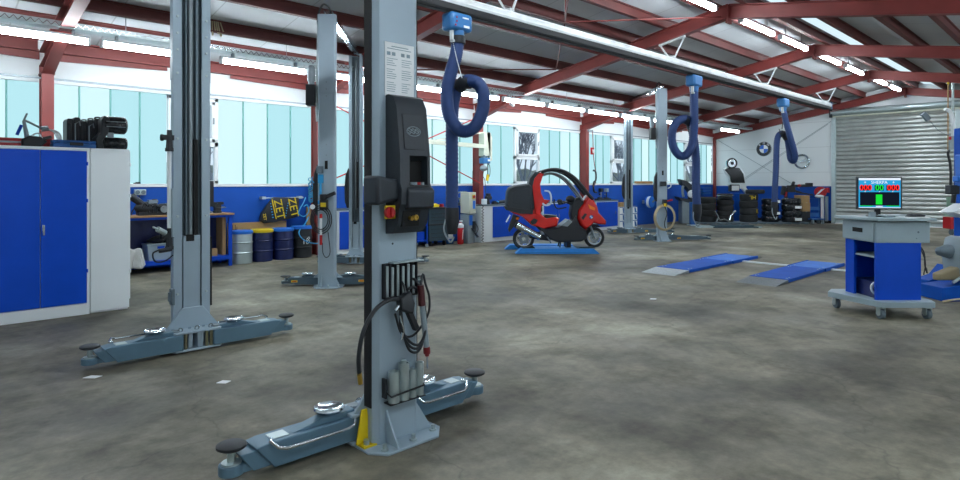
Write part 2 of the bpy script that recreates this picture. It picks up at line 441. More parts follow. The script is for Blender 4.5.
# glazing: cast glass strips with green joints, opening windows in between
opens = {1: (3.48, 4.36), 3: (12.6, 13.68), 4: (17.4, 18.36), 5: (22.5, 23.5)}
for i in range(len(FR) - 1):
    x = FR[i] + .02; xe = FR[i + 1] - .02
    op = opens.get(i)
    mb = MB(); jt = MB()
    segs = [(x, xe)] if not op else [(x, op[0]), (op[1], xe)]
    for a, b in segs:
        k = max(1, round((b - a) / .475)); w = (b - a) / k
        for j in range(k):
            mb.mat(1 if random.random() < .3 else 0)
            mb.box(a + j * w + .012, a + (j + 1) * w - .012, YW + .05, YW + .07, 1.485, 3.09)
            mb.mat(2); mb.box(a + j * w - .013, a + j * w + .013, YW + .03, YW + .08, 1.485, 3.09)
    jt.bm.free()
    struct(mb, 'window_%d' % (i + 1), [E_pane, E_pane2, P('joint_green_%d' % i, '#5f9f9a', .5)])
    if op:
        a, b = op; fr = MB()
        for q in ((a, a + .07, 1.485, 3.09), (b - .07, b, 1.485, 3.09), (a, b, 1.485, 1.55), (a, b, 3.02, 3.09), (a, b, 2.18, 2.27)):
            fr.box(q[0], q[1], YW - .01, YW + .08, q[2], q[3])
        for q in ((a + .07, a + .13, 2.27, 3.02), (b - .13, b - .07, 2.27, 3.02), (a + .07, b - .07, 2.27, 2.33), (a + .07, b - .07, 2.96, 3.02)):
            fr.box(q[0], q[1], YW - .035, YW + .06, q[2], q[3])
        w = struct(fr, 'window_%d' % (i + 10), M_white, bevel=.005)
        MB().box(a + .05, b - .05, YW + .03, YW + .036, 1.53, 3.05).build('glass', M_glass, w)
        MB().cyl((b - .1, YW - .06, 2.6), (b - .1, YW - .06, 2.72), .012, seg=8).cyl((b - .1, YW - .06, 2.62), (b - .1, YW - .03, 2.62), .01, seg=6).build('handle', M_steel, w)
# what is seen outside through the clear windows
struct(MB().box(-6, 60, YW + .5, 70, -.3, -.12), 'ground', M_snow)
def tree(x, y, h, lab, seed):
    rnd = random.Random(seed); mb = MB()
    def br(p, d, L, r, lev):
        q = p + d * L; mb.cyl(p, q, r, r * .6, seg=5)
        if lev == 0: return
        for _ in range(4):
            e = (d + Vector((rnd.uniform(-.8, .8), rnd.uniform(-.8, .8), rnd.uniform(-.1, .6)))).normalized()
            br(p + d * L * rnd.uniform(.6, 1), e, L * .62, r * .6, lev - 1)
    br(Vector((0, 0, 0)), Vector((0, 0, 1)), h * .36, h * .014, 4)
    tag(mb.build('bare_tree', M_bark, None, (x, y, -.12)), lab, 'tree', 'trees outside the windows')
tree(17.0, 15.3, 5.2, 'bare tree outside the window behind the red scooter', 3)
tree(23.2, 15.2, 5.4, 'bare tree outside the window beside the far lift', 8)
tree(29.6, 15.0, 5.4, 'bare tree outside the last window by the far corner', 5)
tree(5.6, 15.4, 5.2, 'bare tree outside the window behind the second lift post', 12)

mb = MB(); rnd = random.Random(4)
prev = []
for i in range(90):
    x = 4 + i * .42; w = .5 + .2 * rnd.random(); h_ = 2.0 + .35 * rnd.random()
    prev.append([Vector((x, -w, 0)), Vector((x, -w * 1.05, h_ * .7)), Vector((x, -w * .4, h_)), Vector((x, w * .4, h_ * .98)), Vector((x, w, h_ * .7)), Vector((x, w, 0))])
mb.loft(prev)
tag(mb.build('hedge', M_hedge, None, (0, 16.6, -.12)), 'grey green hedge outside, behind the lower panes of the opening windows', 'hedge')
# sun and sky outside
w = bpy.data.worlds.new('sky'); bpy.context.scene.world = w; w.use_nodes = True
bg = w.node_tree.nodes['Background']
bg.inputs[0].default_value = (.82, .9, 1, 1); bg.inputs[1].default_value = .8

# ------------------------------------------------------------------ lamps, cable tray, exhaust rail
def lamp(x0, x1, y, z, lab, grp, rodtop=None):
    t = thing('fluorescent_lamp', lab, 'lamp', (x0, y, z), 0, grp)
    L = x1 - x0
    mb = MB(); mb.prism([(-.05, .05), (.05, .05), (.03, .085), (-.03, .085)], 0, L, 'yz')
    mb.box(0, .03, -.05, .05, -.035, .06); mb.box(L - .03, L, -.05, .05, -.035, .06)
    mb.build('housing', M_cabw, t)
    mb = MB(); mb.cyl((.03, 0, 0.003), (L - .03, 0, 0.003), .036, seg=10)
    mb.build('tube', E_tube, t)
    return t
TRY, TRZ = 10.0, 3.64
xs = [(-2.7, -1.2), (-1.1, .4), (.5, 1.95), (2.08, 3.58), (3.76, 5.27), (5.42, 6.9), (7.03, 8.55), (8.68, 10.2), (10.36, 11.86), (12.0, 13.55), (13.7, 15.2), (15.35, 16.9), (17.05, 18.6), (21.9, 23.55)]
wh = {2: 'above the white cabinet', 3: 'ending at the second grey lift post', 4: 'right of the second grey lift post', 5: 'behind the tall angled lift', 6: 'just right of the nearest lift post', 7: 'behind the nearest blue hose', 8: 'right of the nearest blue hose', 9: 'above the window behind the red scooter', 10: 'above the red column by the scooter', 11: 'behind the far grey lift', 12: 'left of the middle hose', 13: 'at the far tray end'}
for i, (a, b) in enumerate(xs):
    if i < 2: continue
    t = lamp(a, b, TRY, TRZ - .16, 'lit lamp under the wall-side cable tray, ' + wh[i], 'lamps under the cable tray')
    for x in (.2, b - a - .2): MB().box(x - .015, x + .015, -.04, .04, .08, .15).build('hanger', M_steel, t)
ct = thing('cable_tray', 'long perforated grey cable tray hung under the roof along the window wall', 'cable tray', (0, TRY, TRZ))
mb = MB(); mb.box(X0, 24.6, -.1, .1, -.012, -.002)
for y in (-.1, .1): mb.box(X0, 24.6, y - .003, y + .003, -.012, .07)
mb.build('trough', M_zinc, ct)
mb = MB()
x = X0
while x < 24.5:       # punched lattice on the room side
    mb.bar((x, -.106, 0), (x + .045, -.106, .055), .004, .01); mb.bar((x + .045, -.106, .055), (x + .09, -.106, 0), .004, .01); x += .09
mb.build('lattice', M_chr, ct)
mb = MB()
for x in (-2.5, .8, 2.4, 4.9, 7.6, 9.6, 12.8, 15, 17.6, 20, 22.6): mb.cyl((x, 0, 0), (x, 0, roof(TRY) - TRZ), .006, seg=6)
mb.build('hanger', M_steel, ct)
rl = ['cut by the top edge', 'first past the upper right rafter', 'second past the upper right rafter', 'third along the ridge', 'fourth along the ridge', 'fifth along the ridge', 'last along the ridge by the gable']
xr = [(8.95, 10.5), (11.6, 13.2), (13.6, 15.2), (16.1, 17.7), (18.2, 19.8), (21.0, 22.4), (22.8, 24.2)]
for (a, b), l in zip(xr, rl):
    t = lamp(a, b, YR + .02, 4.6, 'lit fluorescent lamp under the roof ridge, ' + l, 'lamps along the roof ridge')
    mb = MB()
    for x in (.3, b - a - .3): mb.cyl((x, 0, .08), (x, 0, roof(YR) - 4.6), .008, seg=6)
    mb.build('hanger', M_steel, t)
for a, b in ((-2.4, -.9), (-.6, .9), (2.3, 3.8), (4.3, 5.8), (6.9, 8.4)):
    t = lamp(a, b, YR + .02, 4.6, 'lit fluorescent lamp under the roof ridge above the frame', 'lamps along the roof ridge out of view')
    mb = MB()
    for x in (.3, b - a - .3): mb.cyl((x, 0, .08), (x, 0, roof(YR) - 4.6), .008, seg=6)
    mb.build('hanger', M_steel, t)

for i in range(9):  # unseen row mirrored from the window side, added to light camera-facing surfaces
    a = -3.6 + i * 3.1
    t = lamp(a, a + 1.5, 2 * YR - TRY, TRZ - .16, 'added fluorescent lamp on the unseen side of the hall behind the frame', 'added lamps on the side of the hall out of view')
    mb = MB()
    for x in (.3, 1.2): mb.cyl((x, 0, .08), (x, 0, roof(TRY) - TRZ + .16), .008, seg=6)
    mb.build('hanger', M_steel, t)

RY, RZ, RX1 = 6.0, 3.83, 20.6
er = thing('exhaust_rail', 'long bright metal exhaust extraction rail hung from the red rafters', 'rail', (0, RY, RZ))
mb = MB(); mb.prism([(-.085, 0), (.085, 0), (.1, .03), (.1, .1), (.07, .13), (-.07, .13), (-.1, .1), (-.1, .03)], -3, RX1, 'yz')
for z in (.03, .09): mb.box(-3, RX1, -.107, -.095, z, z + .012)
mb.build('channel', M_alu, er)
mb = MB(); mb.box(-3, RX1, -.1, -.015, -.075, 0); mb.box(-3, RX1, .015, .1, -.075, 0)
mb.build('rubber_lip', M_rub, er)
MB().box(RX1, RX1 + .04, -.105, .105, -.06, .14).build('end_cap', M_trol, er, bevel=.01)
for X in (1.67, 6.35, 11.03, 15.7, 20.4):
    zt = ZR - SL * (RY - YR) - RZ
    mb = MB()
    mb.bar((X + .02, -.35, zt - .035 - .05), (X + .02, .35, zt - .035 - .17), .04, .03) if False else None
    mb.bar((X, -.28, zt + .28 * SL - .02), (X, .28, zt - .28 * SL - .02), .05, .035)
    for s in (-1, 1): mb.bar((X, s * .26, zt - s * .26 * SL - .02), (X, s * .05, .13), .025, .025)
    mb.box(X - .04, X + .04, -.06, .06, .125, .18)
    mb.build('hanger_bracket', M_white, er)

def hose_unit(px, lab, path, nz, v, facing):
    """trolley on the rail at picture column px; the hose path hangs in the plane through it that faces the camera"""
    x, y, z = onY(px, 100, RY)
    t = thing('exhaust_hose', lab, 'exhaust hose', (x, RY, RZ), RV if facing else 0, 'blue exhaust hoses on the rail')
    vv = x * ca + RY * sa
    def loc(p, dy=0.0):
        return Vector((((p[0] - CX) * (vv + dy) - (px - CX) * vv) / F, dy, H + (HY - p[1]) * vv / F * (1 + dy / vv) - RZ))
    return t, loc, vv
def trolley(t, big):
    ang = -RV     # box stays square to the rail
    Mx = Matrix.Rotation(ang, 4, 'Z')
    mb = MB(); mb.box(-.19, .19, -.11, .11, -.33, -.09, Mx); mb.build('trolley', M_trol, t, bevel=.045)
    mb = MB(); mb.box(-.02, .02, -.012, .012, -.1, .02, Mx); mb.build('roller_shank', M_steel, t)
    mb = MB(); mb.cyl((0, 0, -.43), (0, 0, -.32), .085, .1, seg=16); mb.build('spigot', M_trol, t)
    mb = MB(); mb.box(-.13, -.1, -.05, .0, -.47, -.32, Mx); mb.box(-.13, -.04, -.05, .0, -.48, -.45, Mx); mb.build('bracket', M_white, t)
    if big:
        mb = MB()
        for dx, dz in ((-.1, -.17), (-.1, -.22), (-.12, -.27)): mb.cyl(Mx @ Vector((dx, -.11, dz)), Mx @ Vector((dx, -.116, dz)), .012, seg=8)
        mb.build('lamp_dot', M_redp, t)
        mb = MB(); mb.box(.02, .12, -.116, -.11, -.285, -.255, Mx); mb.build('maker_plate', M_paper, t)
        mb = MB()
        for k in range(8): mb.box(.0 + k * .014, .01 + k * .014, -.115, -.11, -.17, -.15, Mx)
        mb.build('lettering', M_paper, t)
def hose(t, loc, pts, r, band, nozzle, flat=0):
    p3 = [loc(q[:2], q[2] if len(q) > 2 else 0) for q in pts]
    MB().tube(spline(p3, 18), r, 14, ribs=.045).build('hose', M_hose, t, sharp=80)
    if band:
        a, b = band
        MB().tube(spline([loc(q[:2], q[2] if len(q) > 2 else 0) for q in pts][a:b], 6), r * 1.06, 14).build('tie_band', M_blk, t)
    e = p3[-1]
    mb = MB(); mb.cyl(e + Vector((0, 0, .06)), e + Vector((0, 0, -.1)), r * 1.1, seg=16); mb.cyl(e + Vector((0, 0, -.1)), e + Vector((0, 0, -.3)), r * 1.15, r * .75, seg=16)
    mb.build('nozzle', M_blk, t)
    mb = MB(); mb.tube(spline([e + Vector((-r, -.03, -.1)), e + Vector((-r * 1.2, -.08, -.25)), e + Vector((-.02, -.1, -.4)), e + Vector((.03, -.08, -.33))], 5), .012, 6)
    mb.build('nozzle_clamp', M_steel, t)
t, loc, vv = hose_unit(457, 'nearest blue exhaust hose, hung in a loop right of the control box', None, None, 0, True)
trolley(t, True)
hose(t, loc, [(458, 37), (456, 55), (451, 72), (447, 92), (449, 114), (458, 129), (468, 131), (477, 124), (483, 108), (483, 92), (477, 83, .03), (467, 81, .08), (458, 88, .16), (453, 104, .2), (452, 130, .2), (452, 165, .2), (452, 212, .2)], .085, None, True)
mb = MB(); mb.cyl(loc((458, 44)) + Vector((0, 0, .1)), loc((458, 44)), .1, seg=16); mb.build('collar', M_blk, t)
mb = MB(); mb.tube(spline([loc((470, 82), .06), loc((464, 82.5), .1), loc((458, 88), .16)], 6), .092, 14); mb.build('tie_band', M_blk, t)
mb = MB(); mb.tube([loc((452, 37), -.05), loc((457, 60), -.1), loc((462, 78), -.05)], .006, 6); mb.build('rope', M_white, t)
t, loc, vv = hose_unit(694, 'middle blue exhaust hose with a round loop, right of the far lift', None, None, 0, True)
trolley(t, False)
hose(t, loc, [(694, 90), (694, 105), (694, 125), (692, 145), (686, 155), (679, 155), (673, 146), (672, 133), (676, 123), (684, 119, .04), (690, 123, .12), (694, 140, .18), (696, 160, .2), (696, 185, .2), (697, 207, .2)], .085, None, True)
mb = MB(); mb.tube(spline([loc((684, 119), .04), loc((690, 123), .12), loc((692.5, 131), .16)], 6), .092, 14); mb.build('tie_band', M_blk, t)
t, loc, vv = hose_unit(783, 'farthest blue exhaust hose, folded over a strap near the gable', None, None, 0, True)
trolley(t, False)
hose(t, loc, [(784, 112), (786, 122, -.06), (790, 136, -.1), (794, 150, -.1), (795, 157, -.08), (793.3, 161, -.02), (790.3, 158.5, .05), (789, 149, .1), (787, 139, .1), (783, 133.5, .1), (779, 135, .1), (777, 141, .1), (776.3, 155, .1), (775.8, 172, .1), (775, 188, .1), (774.5, 204, .1)], .075, None, True)
mb = MB(); mb.tube(spline([loc((787, 139), .1), loc((783, 133.5), .1), loc((779, 135), .1)], 6), .082, 14)
mb.tube([loc((781, 133), .1), loc((779, 129), .1), loc((782, 129), .1), loc((784, 112), .0)], .012, 6); mb.build('tie_band', M_blk, t)
# small things hung high up
x, y, z = onY(214.5, 14, 9.85)
mb = MB()
for k in range(7):
    a = (k - 3) * .026
    mb.tube(spline([(a * .2, 0, .16), (a * .9 - .02, -.02, -.02), (a * 1.6, -.03, -.26 - .04 * (k % 3)), (a * 1.6 + .03, .02, -.22), (a * .9 + .02, .02, 0), (a * .2, 0, .16)], 5), .011, 6)
mb.cyl((0, 0, .14), (.12, 0, roof(9.85) - z - .15), .004, seg=5)
tag(mb.build('rope_bundle', M_beige, None, (x, y, z)), 'beige rope bundle hanging from a roof purlin right of the second post', 'rope')
x, y, z = onY(510, 100, TRY)
t = thing('cable_loop', 'short white cable loop dangling from the lamp tray right of the nearest hose', 'cable', (x, TRY - .05, TRZ - .13))
MB().tube(spline([(-.08, 0, .12), (-.1, 0, -.05), (-.02, 0, -.14), (.08, 0, -.16), (.1, 0, -.06), (.02, 0, .0), (-.02, 0, .12)], 6), .014, 6).tube(spline([(.0, .02, .12), (.03, .02, -.1), (.12, .02, -.1), (.1, .02, .12)], 6), .012, 6).build('cable', M_white, t)
# ================================================================== two-post lifts
M_spring = P('spring_rod_metal', '#8f8a70', .4, .7)
def post_poly(s=1.0):
    o = [(-.16, -.025), (-.16, -.098), (-.13, -.13), (.13, -.13), (.16, -.098), (.16, -.025), (.085, -.025), (.085, -.038), (.145, -.038), (.145, -.093), (.122, -.116), (-.122, -.116), (-.145, -.093), (-.145, -.038), (-.085, -.038), (-.085, -.025)]
    return [(x * s, y * s) for x, y in o]
def lift_post(root, name, loc, rot, h, split=2.62):
    p = MB().prism(post_poly(), 0.012, split, 'xy').build(name, M_lift, root, loc, rot, bevel=.004)
    MB().prism(post_poly(1.03), split - .12, h, 'xy').build('upper_section', M_lift, p, bevel=.004)
    for x in (-.125, .125):
        for z in (.5, 1.2, 1.9, split - .06, split + .15, split + .3, split + .45):
            MB().cyl((x, -.026, z), (x, -.013, z), .012, seg=6).build('bolt_head', M_zinc, p)
    mb = MB()      # dark channel with lifting screw and rails
    mb.box(-.06, -.04, -.095, -.04, .4, h - .1); mb.box(.04, .05, -.09, -.04, .4, h - .1)
    mb.build('inner_rail', M_lidark, p)
    MB().box(-.055, -.02, -.093, -.03, 1.03, 1.9).build('screw_slot', M_dark, p)
    MB().box(-.14, .14, -.105, -.095, .3, h - .05).build('channel_lining', M_lidark, p)
    MB().cyl((-.0, -.065, 1.0), (-.0, -.065, h - .12), .02, seg=10).build('lifting_screw', M_steel, p)
    MB().box(-.15, .15, -.12, -.03, h - .03, h).build('top_plate', M_lift, p)
    bp = [(-.23, .05), (-.23, -.17), (-.16, -.26), (.2, -.26), (.29, -.16), (.29, .05)]
    mb = MB().prism(bp, 0, .014, 'xy')
    mb.prism([(-.13, .014), (-.25, .014), (-.13, .2)], -.086, -.074, 'yz')
    mb.prism([(.13, .014), (.25, .014), (.13, .2)], -.13, -.118, 'xz')
    mb.build('base_plate', M_lift, p, bevel=.003)
    for x, y in ((-.15, -.21), (.05, -.21), (.22, -.18), (.25, .02)):
        MB().cyl((x, y, .014), (x, y, .024), .022, seg=12).cyl((x, y, .024), (x, y, .05), .013, seg=6).build('anchor_bolt', M_zinc, p)
    return p
def carriage(root, loc, rot):
    c = MB()
    c.box(-.074, .074, -.09, -.03, .36, 1.02)
    c.prism([(-.09, .37), (.09, .37), (.23, .185), (-.23, .185)], -.03, -.01)
    c = c.build('carriage', M_lift, root, loc, rot, bevel=.004)
    MB().box(-.02, .05, -.06, -.027, .97, 1.03).build('latch_slot', M_dark, c)
    pl = [(-.25, -.04), (.25, -.04), (.25, .04), (.19, .15), (-.19, .15), (-.25, .04)]
    mb = MB().prism(pl, .168, .186, 'xy').prism(pl, .012, .028, 'xy')
    mb.box(-.05, .0, -.03, .12, .028, .168); mb.box(.03, .07, -.03, .09, .028, .168)
    mb.build('arm_yoke', M_lift, c, bevel=.004)
    for x in (-.17, .17): MB().cyl((x, .08, .012), (x, .08, .2), .035, seg=14).build('pivot_pin', M_steel, c)
    for x in (-.12, -.08, .1, .14): MB().cyl((x, .115, .03), (x, .115, .168), .014, seg=10).build('spring_rod', M_spring, c)
    for x in (-.12, .0, .14):
        MB().torus((x, .1, .2), .018, .006, (0, 1, 0), 10, 6).build('lug', M_chr, c); MB().cyl((x + .04, .03, .186), (x + .04, .03, .2), .014, seg=6).build('lug', M_chr, c)
    return c
def arm(root, loc, rot, L, guard=1, sticker=False, m=None, zs=1.0):
    """arm reaching along local +x from its pivot; guard = side of the rod (+1: +y)"""
    m = m or M_arm
    L1 = L * .8; z0 = .03
    mb = MB()
    mb.prism([(-.04, z0), (L1 - .06, z0), (L1 + .04, z0 + .125), (L1 - .02, z0 + .135), (-.04, z0 + .135)], -.075, .075)
    a = mb.build('swing_arm', m, root, loc, rot, bevel=.006)
    MB().prism([(.03, z0 + .135), (L1 * .7, z0 + .135), (L1 * .62, z0 + .145), (.24, z0 + .17), (.03, z0 + .17)], -.03, .045).build('upper_link', m, a, bevel=.005)
    MB().prism([(L1 - .12, z0 + .012), (L - .1, z0 + .012), (L - .03, z0 + .11), (L1 - .12, z0 + .11)], -.06, .06).build('inner_arm', m, a, bevel=.005)
    mb = MB(); mb.cyl((L - .01, 0, z0 + .01), (L - .01, 0, z0 + .06), .062, seg=20); mb.box(L - .12, L - .02, -.045, .045, z0 + .012, z0 + .055)
    mb.build('pad_bracket', m, a, bevel=.004)
    MB().cyl((L - .01, 0, z0 + .06), (L - .01, 0, z0 + .14), .02, seg=12).cyl((L - .01, 0, z0 + .06), (L - .01, 0, z0 + .07), .048, seg=16).build('pad_screw', M_zinc, a)
    MB().lathe([(.02, .13), (.058, .134), (.073, .144), (.073, .156), (.06, .163), (0, .163)], (L - .01, 0, z0)).build('rubber_pad', M_blk, a)
    if guard:
        g = guard
        e = L1 - .03; w, dz = (.13, .105) if abs(g) == 1 else (.15, .15)
        g = 1 if g > 0 else -1
        MB().tube([(e - .02, g * .05, z0 + .145), (e, g * .08, z0 + .145), (e - .03, g * (w - .015), z0 + dz + .01), (e - .07, g * w, z0 + dz), (.12, g * w, z0 + dz), (.08, g * (w - .01), z0 + dz + .005), (.06, g * .1, z0 + .135), (.07, g * .06, z0 + .145)], .0085, 8).build('guard_rod', M_chr, a)
    MB().box(L1 * .74, L1 * .9, -.035, .045, z0 + .134, z0 + .14).build('name_plate', M_zinc, a)
    MB().lathe([(.02, .168), (.05, .172), (.07, .18), (.088, .198), (.084, .208), (.07, .2), (.05, .19), (0, .19)], (.17, 0, z0), seg=28).build('lock_disc', M_chr, a)
    if sticker:
        MB().box(.3, .39, -.079, -.075, z0 + .045, z0 + .085).box(.3, .39, .075, .079, z0 + .045, z0 + .085).build('warning_sticker', M_yel, a)
        MB().box(.315, .375, -.081, -.0785, z0 + .055, z0 + .072).box(.315, .375, .0785, .081, z0 + .055, z0 + .072).build('sticker_print', M_redp, a)
    a.scale = (1, 1, zs)
    return a

# ---- nearest lift
P1 = (2.095, 3.0); P2 = (1.93, 5.78)
l1 = thing('two_post_lift', 'nearest grey two-post lift, with the black control box and paper notice', 'car lift', (P1[0], P1[1], 0), 0, 'two-post car lifts')
p = lift_post(l1, 'post', (0, 0, 0), 0, 3.98, 2.95)
MB().box(-.166, -.15, -.097, -.028, .22, 2.8).build('side_cover', M_rub, p)
MB().box(.15, .166, -.097, -.028, .22, 2.8).build('side_cover', M_rub, p)
mb = MB(); mb.box(-.225, -.13, -.12, -.04, .014, .024); mb.prism([(-.235, .024), (-.14, .024), (-.165, .21), (-.2, .21)], -.06, -.05)
mb.build('yellow_bracket', M_yel, p)
MB().cyl((-.19, -.09, .024), (-.19, -.09, .05), .018, seg=6).build('bracket_bolt', M_zinc, p)
# paper notice with printed lines
nt_ = MB().box(-.095, .112, -.1345, -.131, 2.0, 2.31).build('paper_notice', M_paper, p)
mb = MB()
mb.box(-.05, .07, -.136, -.1343, 2.285, 2.29); mb.box(-.08, .09, -.136, -.1343, 2.272, 2.276)
for k, x in enumerate((-.07, -.035, .03, .07)): mb.box(x - .012, x + .012, -.136, -.1343, 2.235, 2.255)
for cx_, n_ in ((-.045, 16), (.06, 16)):
    for k in range(n_):
        wd = .038 * random.uniform(.5, 1)
        if k in (4, 10): continue
        mb.box(cx_ - .038, cx_ - .038 + 2 * wd, -.136, -.1343, 2.215 - k * .0125, 2.218 - k * .0125)
mb.build('printed_lines', M_ink, p)
for x, z in ((-.02, .3), (.03, .32), (.1, .34), (-.04, 1.15)):
    MB().cyl((x, -.131, z), (x, -.133, z), .006, seg=8).build('hole', M_dark, p)
# control box on the back of the post
B0, B1 = -.088, .125
cheek = [(-.131, 1.21), (-.2, 1.215), (-.245, 1.27), (-.262, 1.36), (-.28, 1.38), (-.285, 1.47), (-.272, 1.5), (-.27, 1.655), (-.235, 1.93), (-.2, 1.99), (-.16, 2.005), (-.131, 2.005)]
mid = [(-.131, 1.21), (-.2, 1.215), (-.245, 1.27), (-.262, 1.36), (-.28, 1.38), (-.285, 1.47), (-.272, 1.485), (-.21, 1.475), (-.205, 1.625), (-.27, 1.655), (-.235, 1.93), (-.2, 1.99), (-.16, 2.005), (-.131, 2.005)]
C0, C1 = B0 + .065, B1 - .02
cb = MB().prism(cheek, B0, C0, 'yz').prism(mid, C0 - .001, C1 + .001, 'yz').prism(cheek, C1, B1, 'yz').build('control_box', M_char, l1)
MB().prism([(-.24, 1.35), (-.3, 1.36), (-.305, 1.455), (-.288, 1.475), (-.24, 1.475)], C0 - .03, B1 + .008, 'yz').build('front_ledge', M_char, cb, bevel=.008)
MB().prism([(-.225, 1.375), (-.13, 1.395), (-.06, 1.4), (-.06, 1.52), (-.13, 1.525), (-.225, 1.545)], -.25, -.1).build('side_housing', M_char, cb, bevel=.02)
MB().box(C0, C1, -.28, -.213, 1.475, 1.49).build('button_tray', M_blk, cb)
for i, x in enumerate((.0, .025, .05, .075)): MB().cyl((x, -.262, 1.487), (x, -.262, 1.505), .01, seg=10).build('push_button', M_redp if i == 2 else M_grey, cb)
MB().box(C0, C1, -.214, -.204, 1.49, 1.63).build('recess_back', M_dark, cb)
# cover plate on the sloping front, with the oval emblem
Mt = Matrix.Translation((-.03, -.2535, 1.79)) @ Matrix.Rotation(R(-7.25), 4, 'X')
mb = MB(); mb.box(-.03, .125, -.0, .012, -.105, .105, Mt); mb.build('cover_plate', M_blk, cb, bevel=.003)
mb = MB(); mb.box(-.024, .119, -.004, .002, -.099, .099, Mt); mb.build('cover_panel', M_char, cb)
mb = MB()
el = [(.045 + .048 * math.cos(2 * PI * k / 28), -.006, .002 + .027 * math.sin(2 * PI * k / 28)) for k in range(28)]
mb.tube([Mt @ Vector(q) for q in el], .0022, 6, closed=True)
for zz, ph in ((.012, 0), (.002, 1.4), (-.009, 2.6)):
    mb.tube([Mt @ Vector((.045 + (k - 10) * .0042 * (1 - abs(zz) * 12), -.006, zz + .002 + .0045 * math.sin(k * .9 + ph))) for k in range(21)], .0022, 6)
mb.build('oval_emblem', M_grey, cb)
# lower recess with brass coupling
MB().prism([(-.247, 1.255), (-.263, 1.345), (-.25, 1.345), (-.235, 1.255)], -.06, .06, 'yz').build('coupling_recess', M_dark, cb)
MB().cyl((-.01, -.24, 1.305), (-.01, -.28, 1.3), .012, seg=10).cyl((.012, -.24, 1.31), (.012, -.285, 1.305), .01, seg=10).torus((.012, -.285, 1.305), .012, .006, (0, 1, 0), 12, 6).build('air_coupling', M_brass, cb)
MB().box(-.15, -.085, -.225, -.205, 1.3, 1.375).build('switch_plate', M_yel, cb, bevel=.003)
mb = MB(); mb.cyl((-.135, -.225, 1.336), (-.135, -.25, 1.336), .032, seg=18); mb.box(-.142, -.128, -.268, -.25, 1.31, 1.362); mb.build('rotary_switch', M_redp, cb, bevel=.003)
# rack for spacers, lower on the post
rk = MB(); dz = -.055
rk.box(-.115, .115, -.14, -.131, .9 + dz, 1.095 + dz)
for k in range(7): rk.box(-.115 + k * .0375, -.109 + k * .0375, -.165, -.131, .9 + dz, 1.095 + dz)
rk.box(-.115, .116, -.165, -.131, .895 + dz, .905 + dz)
rk = rk.build('spacer_rack', M_blk, l1)
for k in range(6):
    MB().cyl((-.093 + k * .0375, -.15, .906 + dz), (-.093 + k * .0375, -.15, 1.08 + dz - .01 * (k % 2)), .0105, seg=10).build('spacer_rod', M_zinc, rk)
MB().box(-.07, .15, -.185, -.131, 1.095 + dz, 1.103 + dz).build('tray_lip', M_zinc, rk)
# wire holder with four tube extensions
hd = MB()
hd.tube([(-.105, -.131, .32), (-.105, -.212, .3), (.13, -.212, .315), (.158, -.15, .32), (.15, -.131, .32)], .006, 6)
hd.box(-.115, -.105, -.17, -.131, .28, .39); hd.box(-.1, .15, -.2, -.131, .244, .25)
hd = hd.build('extension_holder', M_blk, l1)
for i, (x, z, h, r) in enumerate(((-.058, .25, .175, .033), (.012, .25, .21, .032), (.074, .25, .16, .026), (.128, .25, .19, .025))):
    mb = MB(); mb.lathe([(r, 0), (r, h), (r * .82, h), (r * .82, h - .05), (0, h - .05)], seg=18)
    if i == 1: mb.cyl((0, 0, h - .05), (0, 0, h + .015), r * .5, seg=10)
    e = mb.build('tube_extension', M_zinc, None, (P1[0] + x, P1[1] - .168, z))
    tag(e, ['leftmost zinc tube extension in the wire holder on the nearest lift post', 'tallest zinc tube extension, with a stub on top, in the wire holder', 'short zinc tube extension, third from left in the wire holder', 'slim zinc tube extension, rightmost in the wire holder'][i], 'lift extension', 'tube extensions in the wire holder')
arm(l1, (-.17, .06, 0), PI, .73, 1)
arm(l1, (.17, .07, 0), 0, .64, -1)
carriage(l1, (0, 0, 0), 0)
# second post of the same lift
q = (P2[0] - P1[0], P2[1] - P1[1], 0)
p2 = lift_post(l1, 'post', q, PI, 3.98, 2.55)
MB().box(-.178, -.155, -.09, -.03, .36, 1.0).build('side_cover', M_rub, p2)
MB().box(-.195, -.155, -.09, -.03, 1.28, 1.52).build('side_bumper', M_blk, p2)
c2 = carriage(l1, q, PI)
arm(l1, (q[0] - .17, q[1] - .08, 0), PI, .66, -2)
arm(l1, (q[0] + .17, q[1] - .08, 0), 0, .7, 2)
# measuring tube clipped to the left flank of the second post
g = MB(); g.cyl((.2, .0, 1.05), (.2, .0, 1.87), .018, seg=12); g = g.build('guide_tube', M_cabw, l1, q, PI)
for z, s in ((1.9, 1), (1.03, 1)):
    mb = MB(); mb.cyl((.2, 0, z - .09), (.2, 0, z + .07), .03, .02, seg=10); mb.cyl((.2, 0, z - .12), (.2, 0, z - .09), .036, seg=10); mb.box(.165, .27, -.02, .02, z - .02, z + .025); mb.cyl((.27, 0, z), (.25, 0, z), .03, seg=8)
    mb.build('clamp', M_blk, g)
MB().cyl((.24, .02, 1.06), (.31, .05, 1.1), .025, seg=10).cyl((.31, .05, 1.1), (.35, .06, 1.12), .008, seg=8).build('spray_nozzle', M_zinc, g)
MB().box(.165, .19, -.03, .06, 1.02, 1.45).build('cover_strip', M_lift, g)
MB().cyl((.2, .06, .92), (.3, .06, .91), .02, seg=8).tube(spline([(.3, .06, .92), (.35, .06, .89), (.33, .06, .82), (.25, .06, .82), (.18, .03, .86)], 5), .007, 6).build('cable_grip', M_blk, g)
MB().box(.17, .195, -.02, .05, .42, .56).box(.18, .21, -.01, .04, .45, .53).build('junction_box', M_lidark, g)

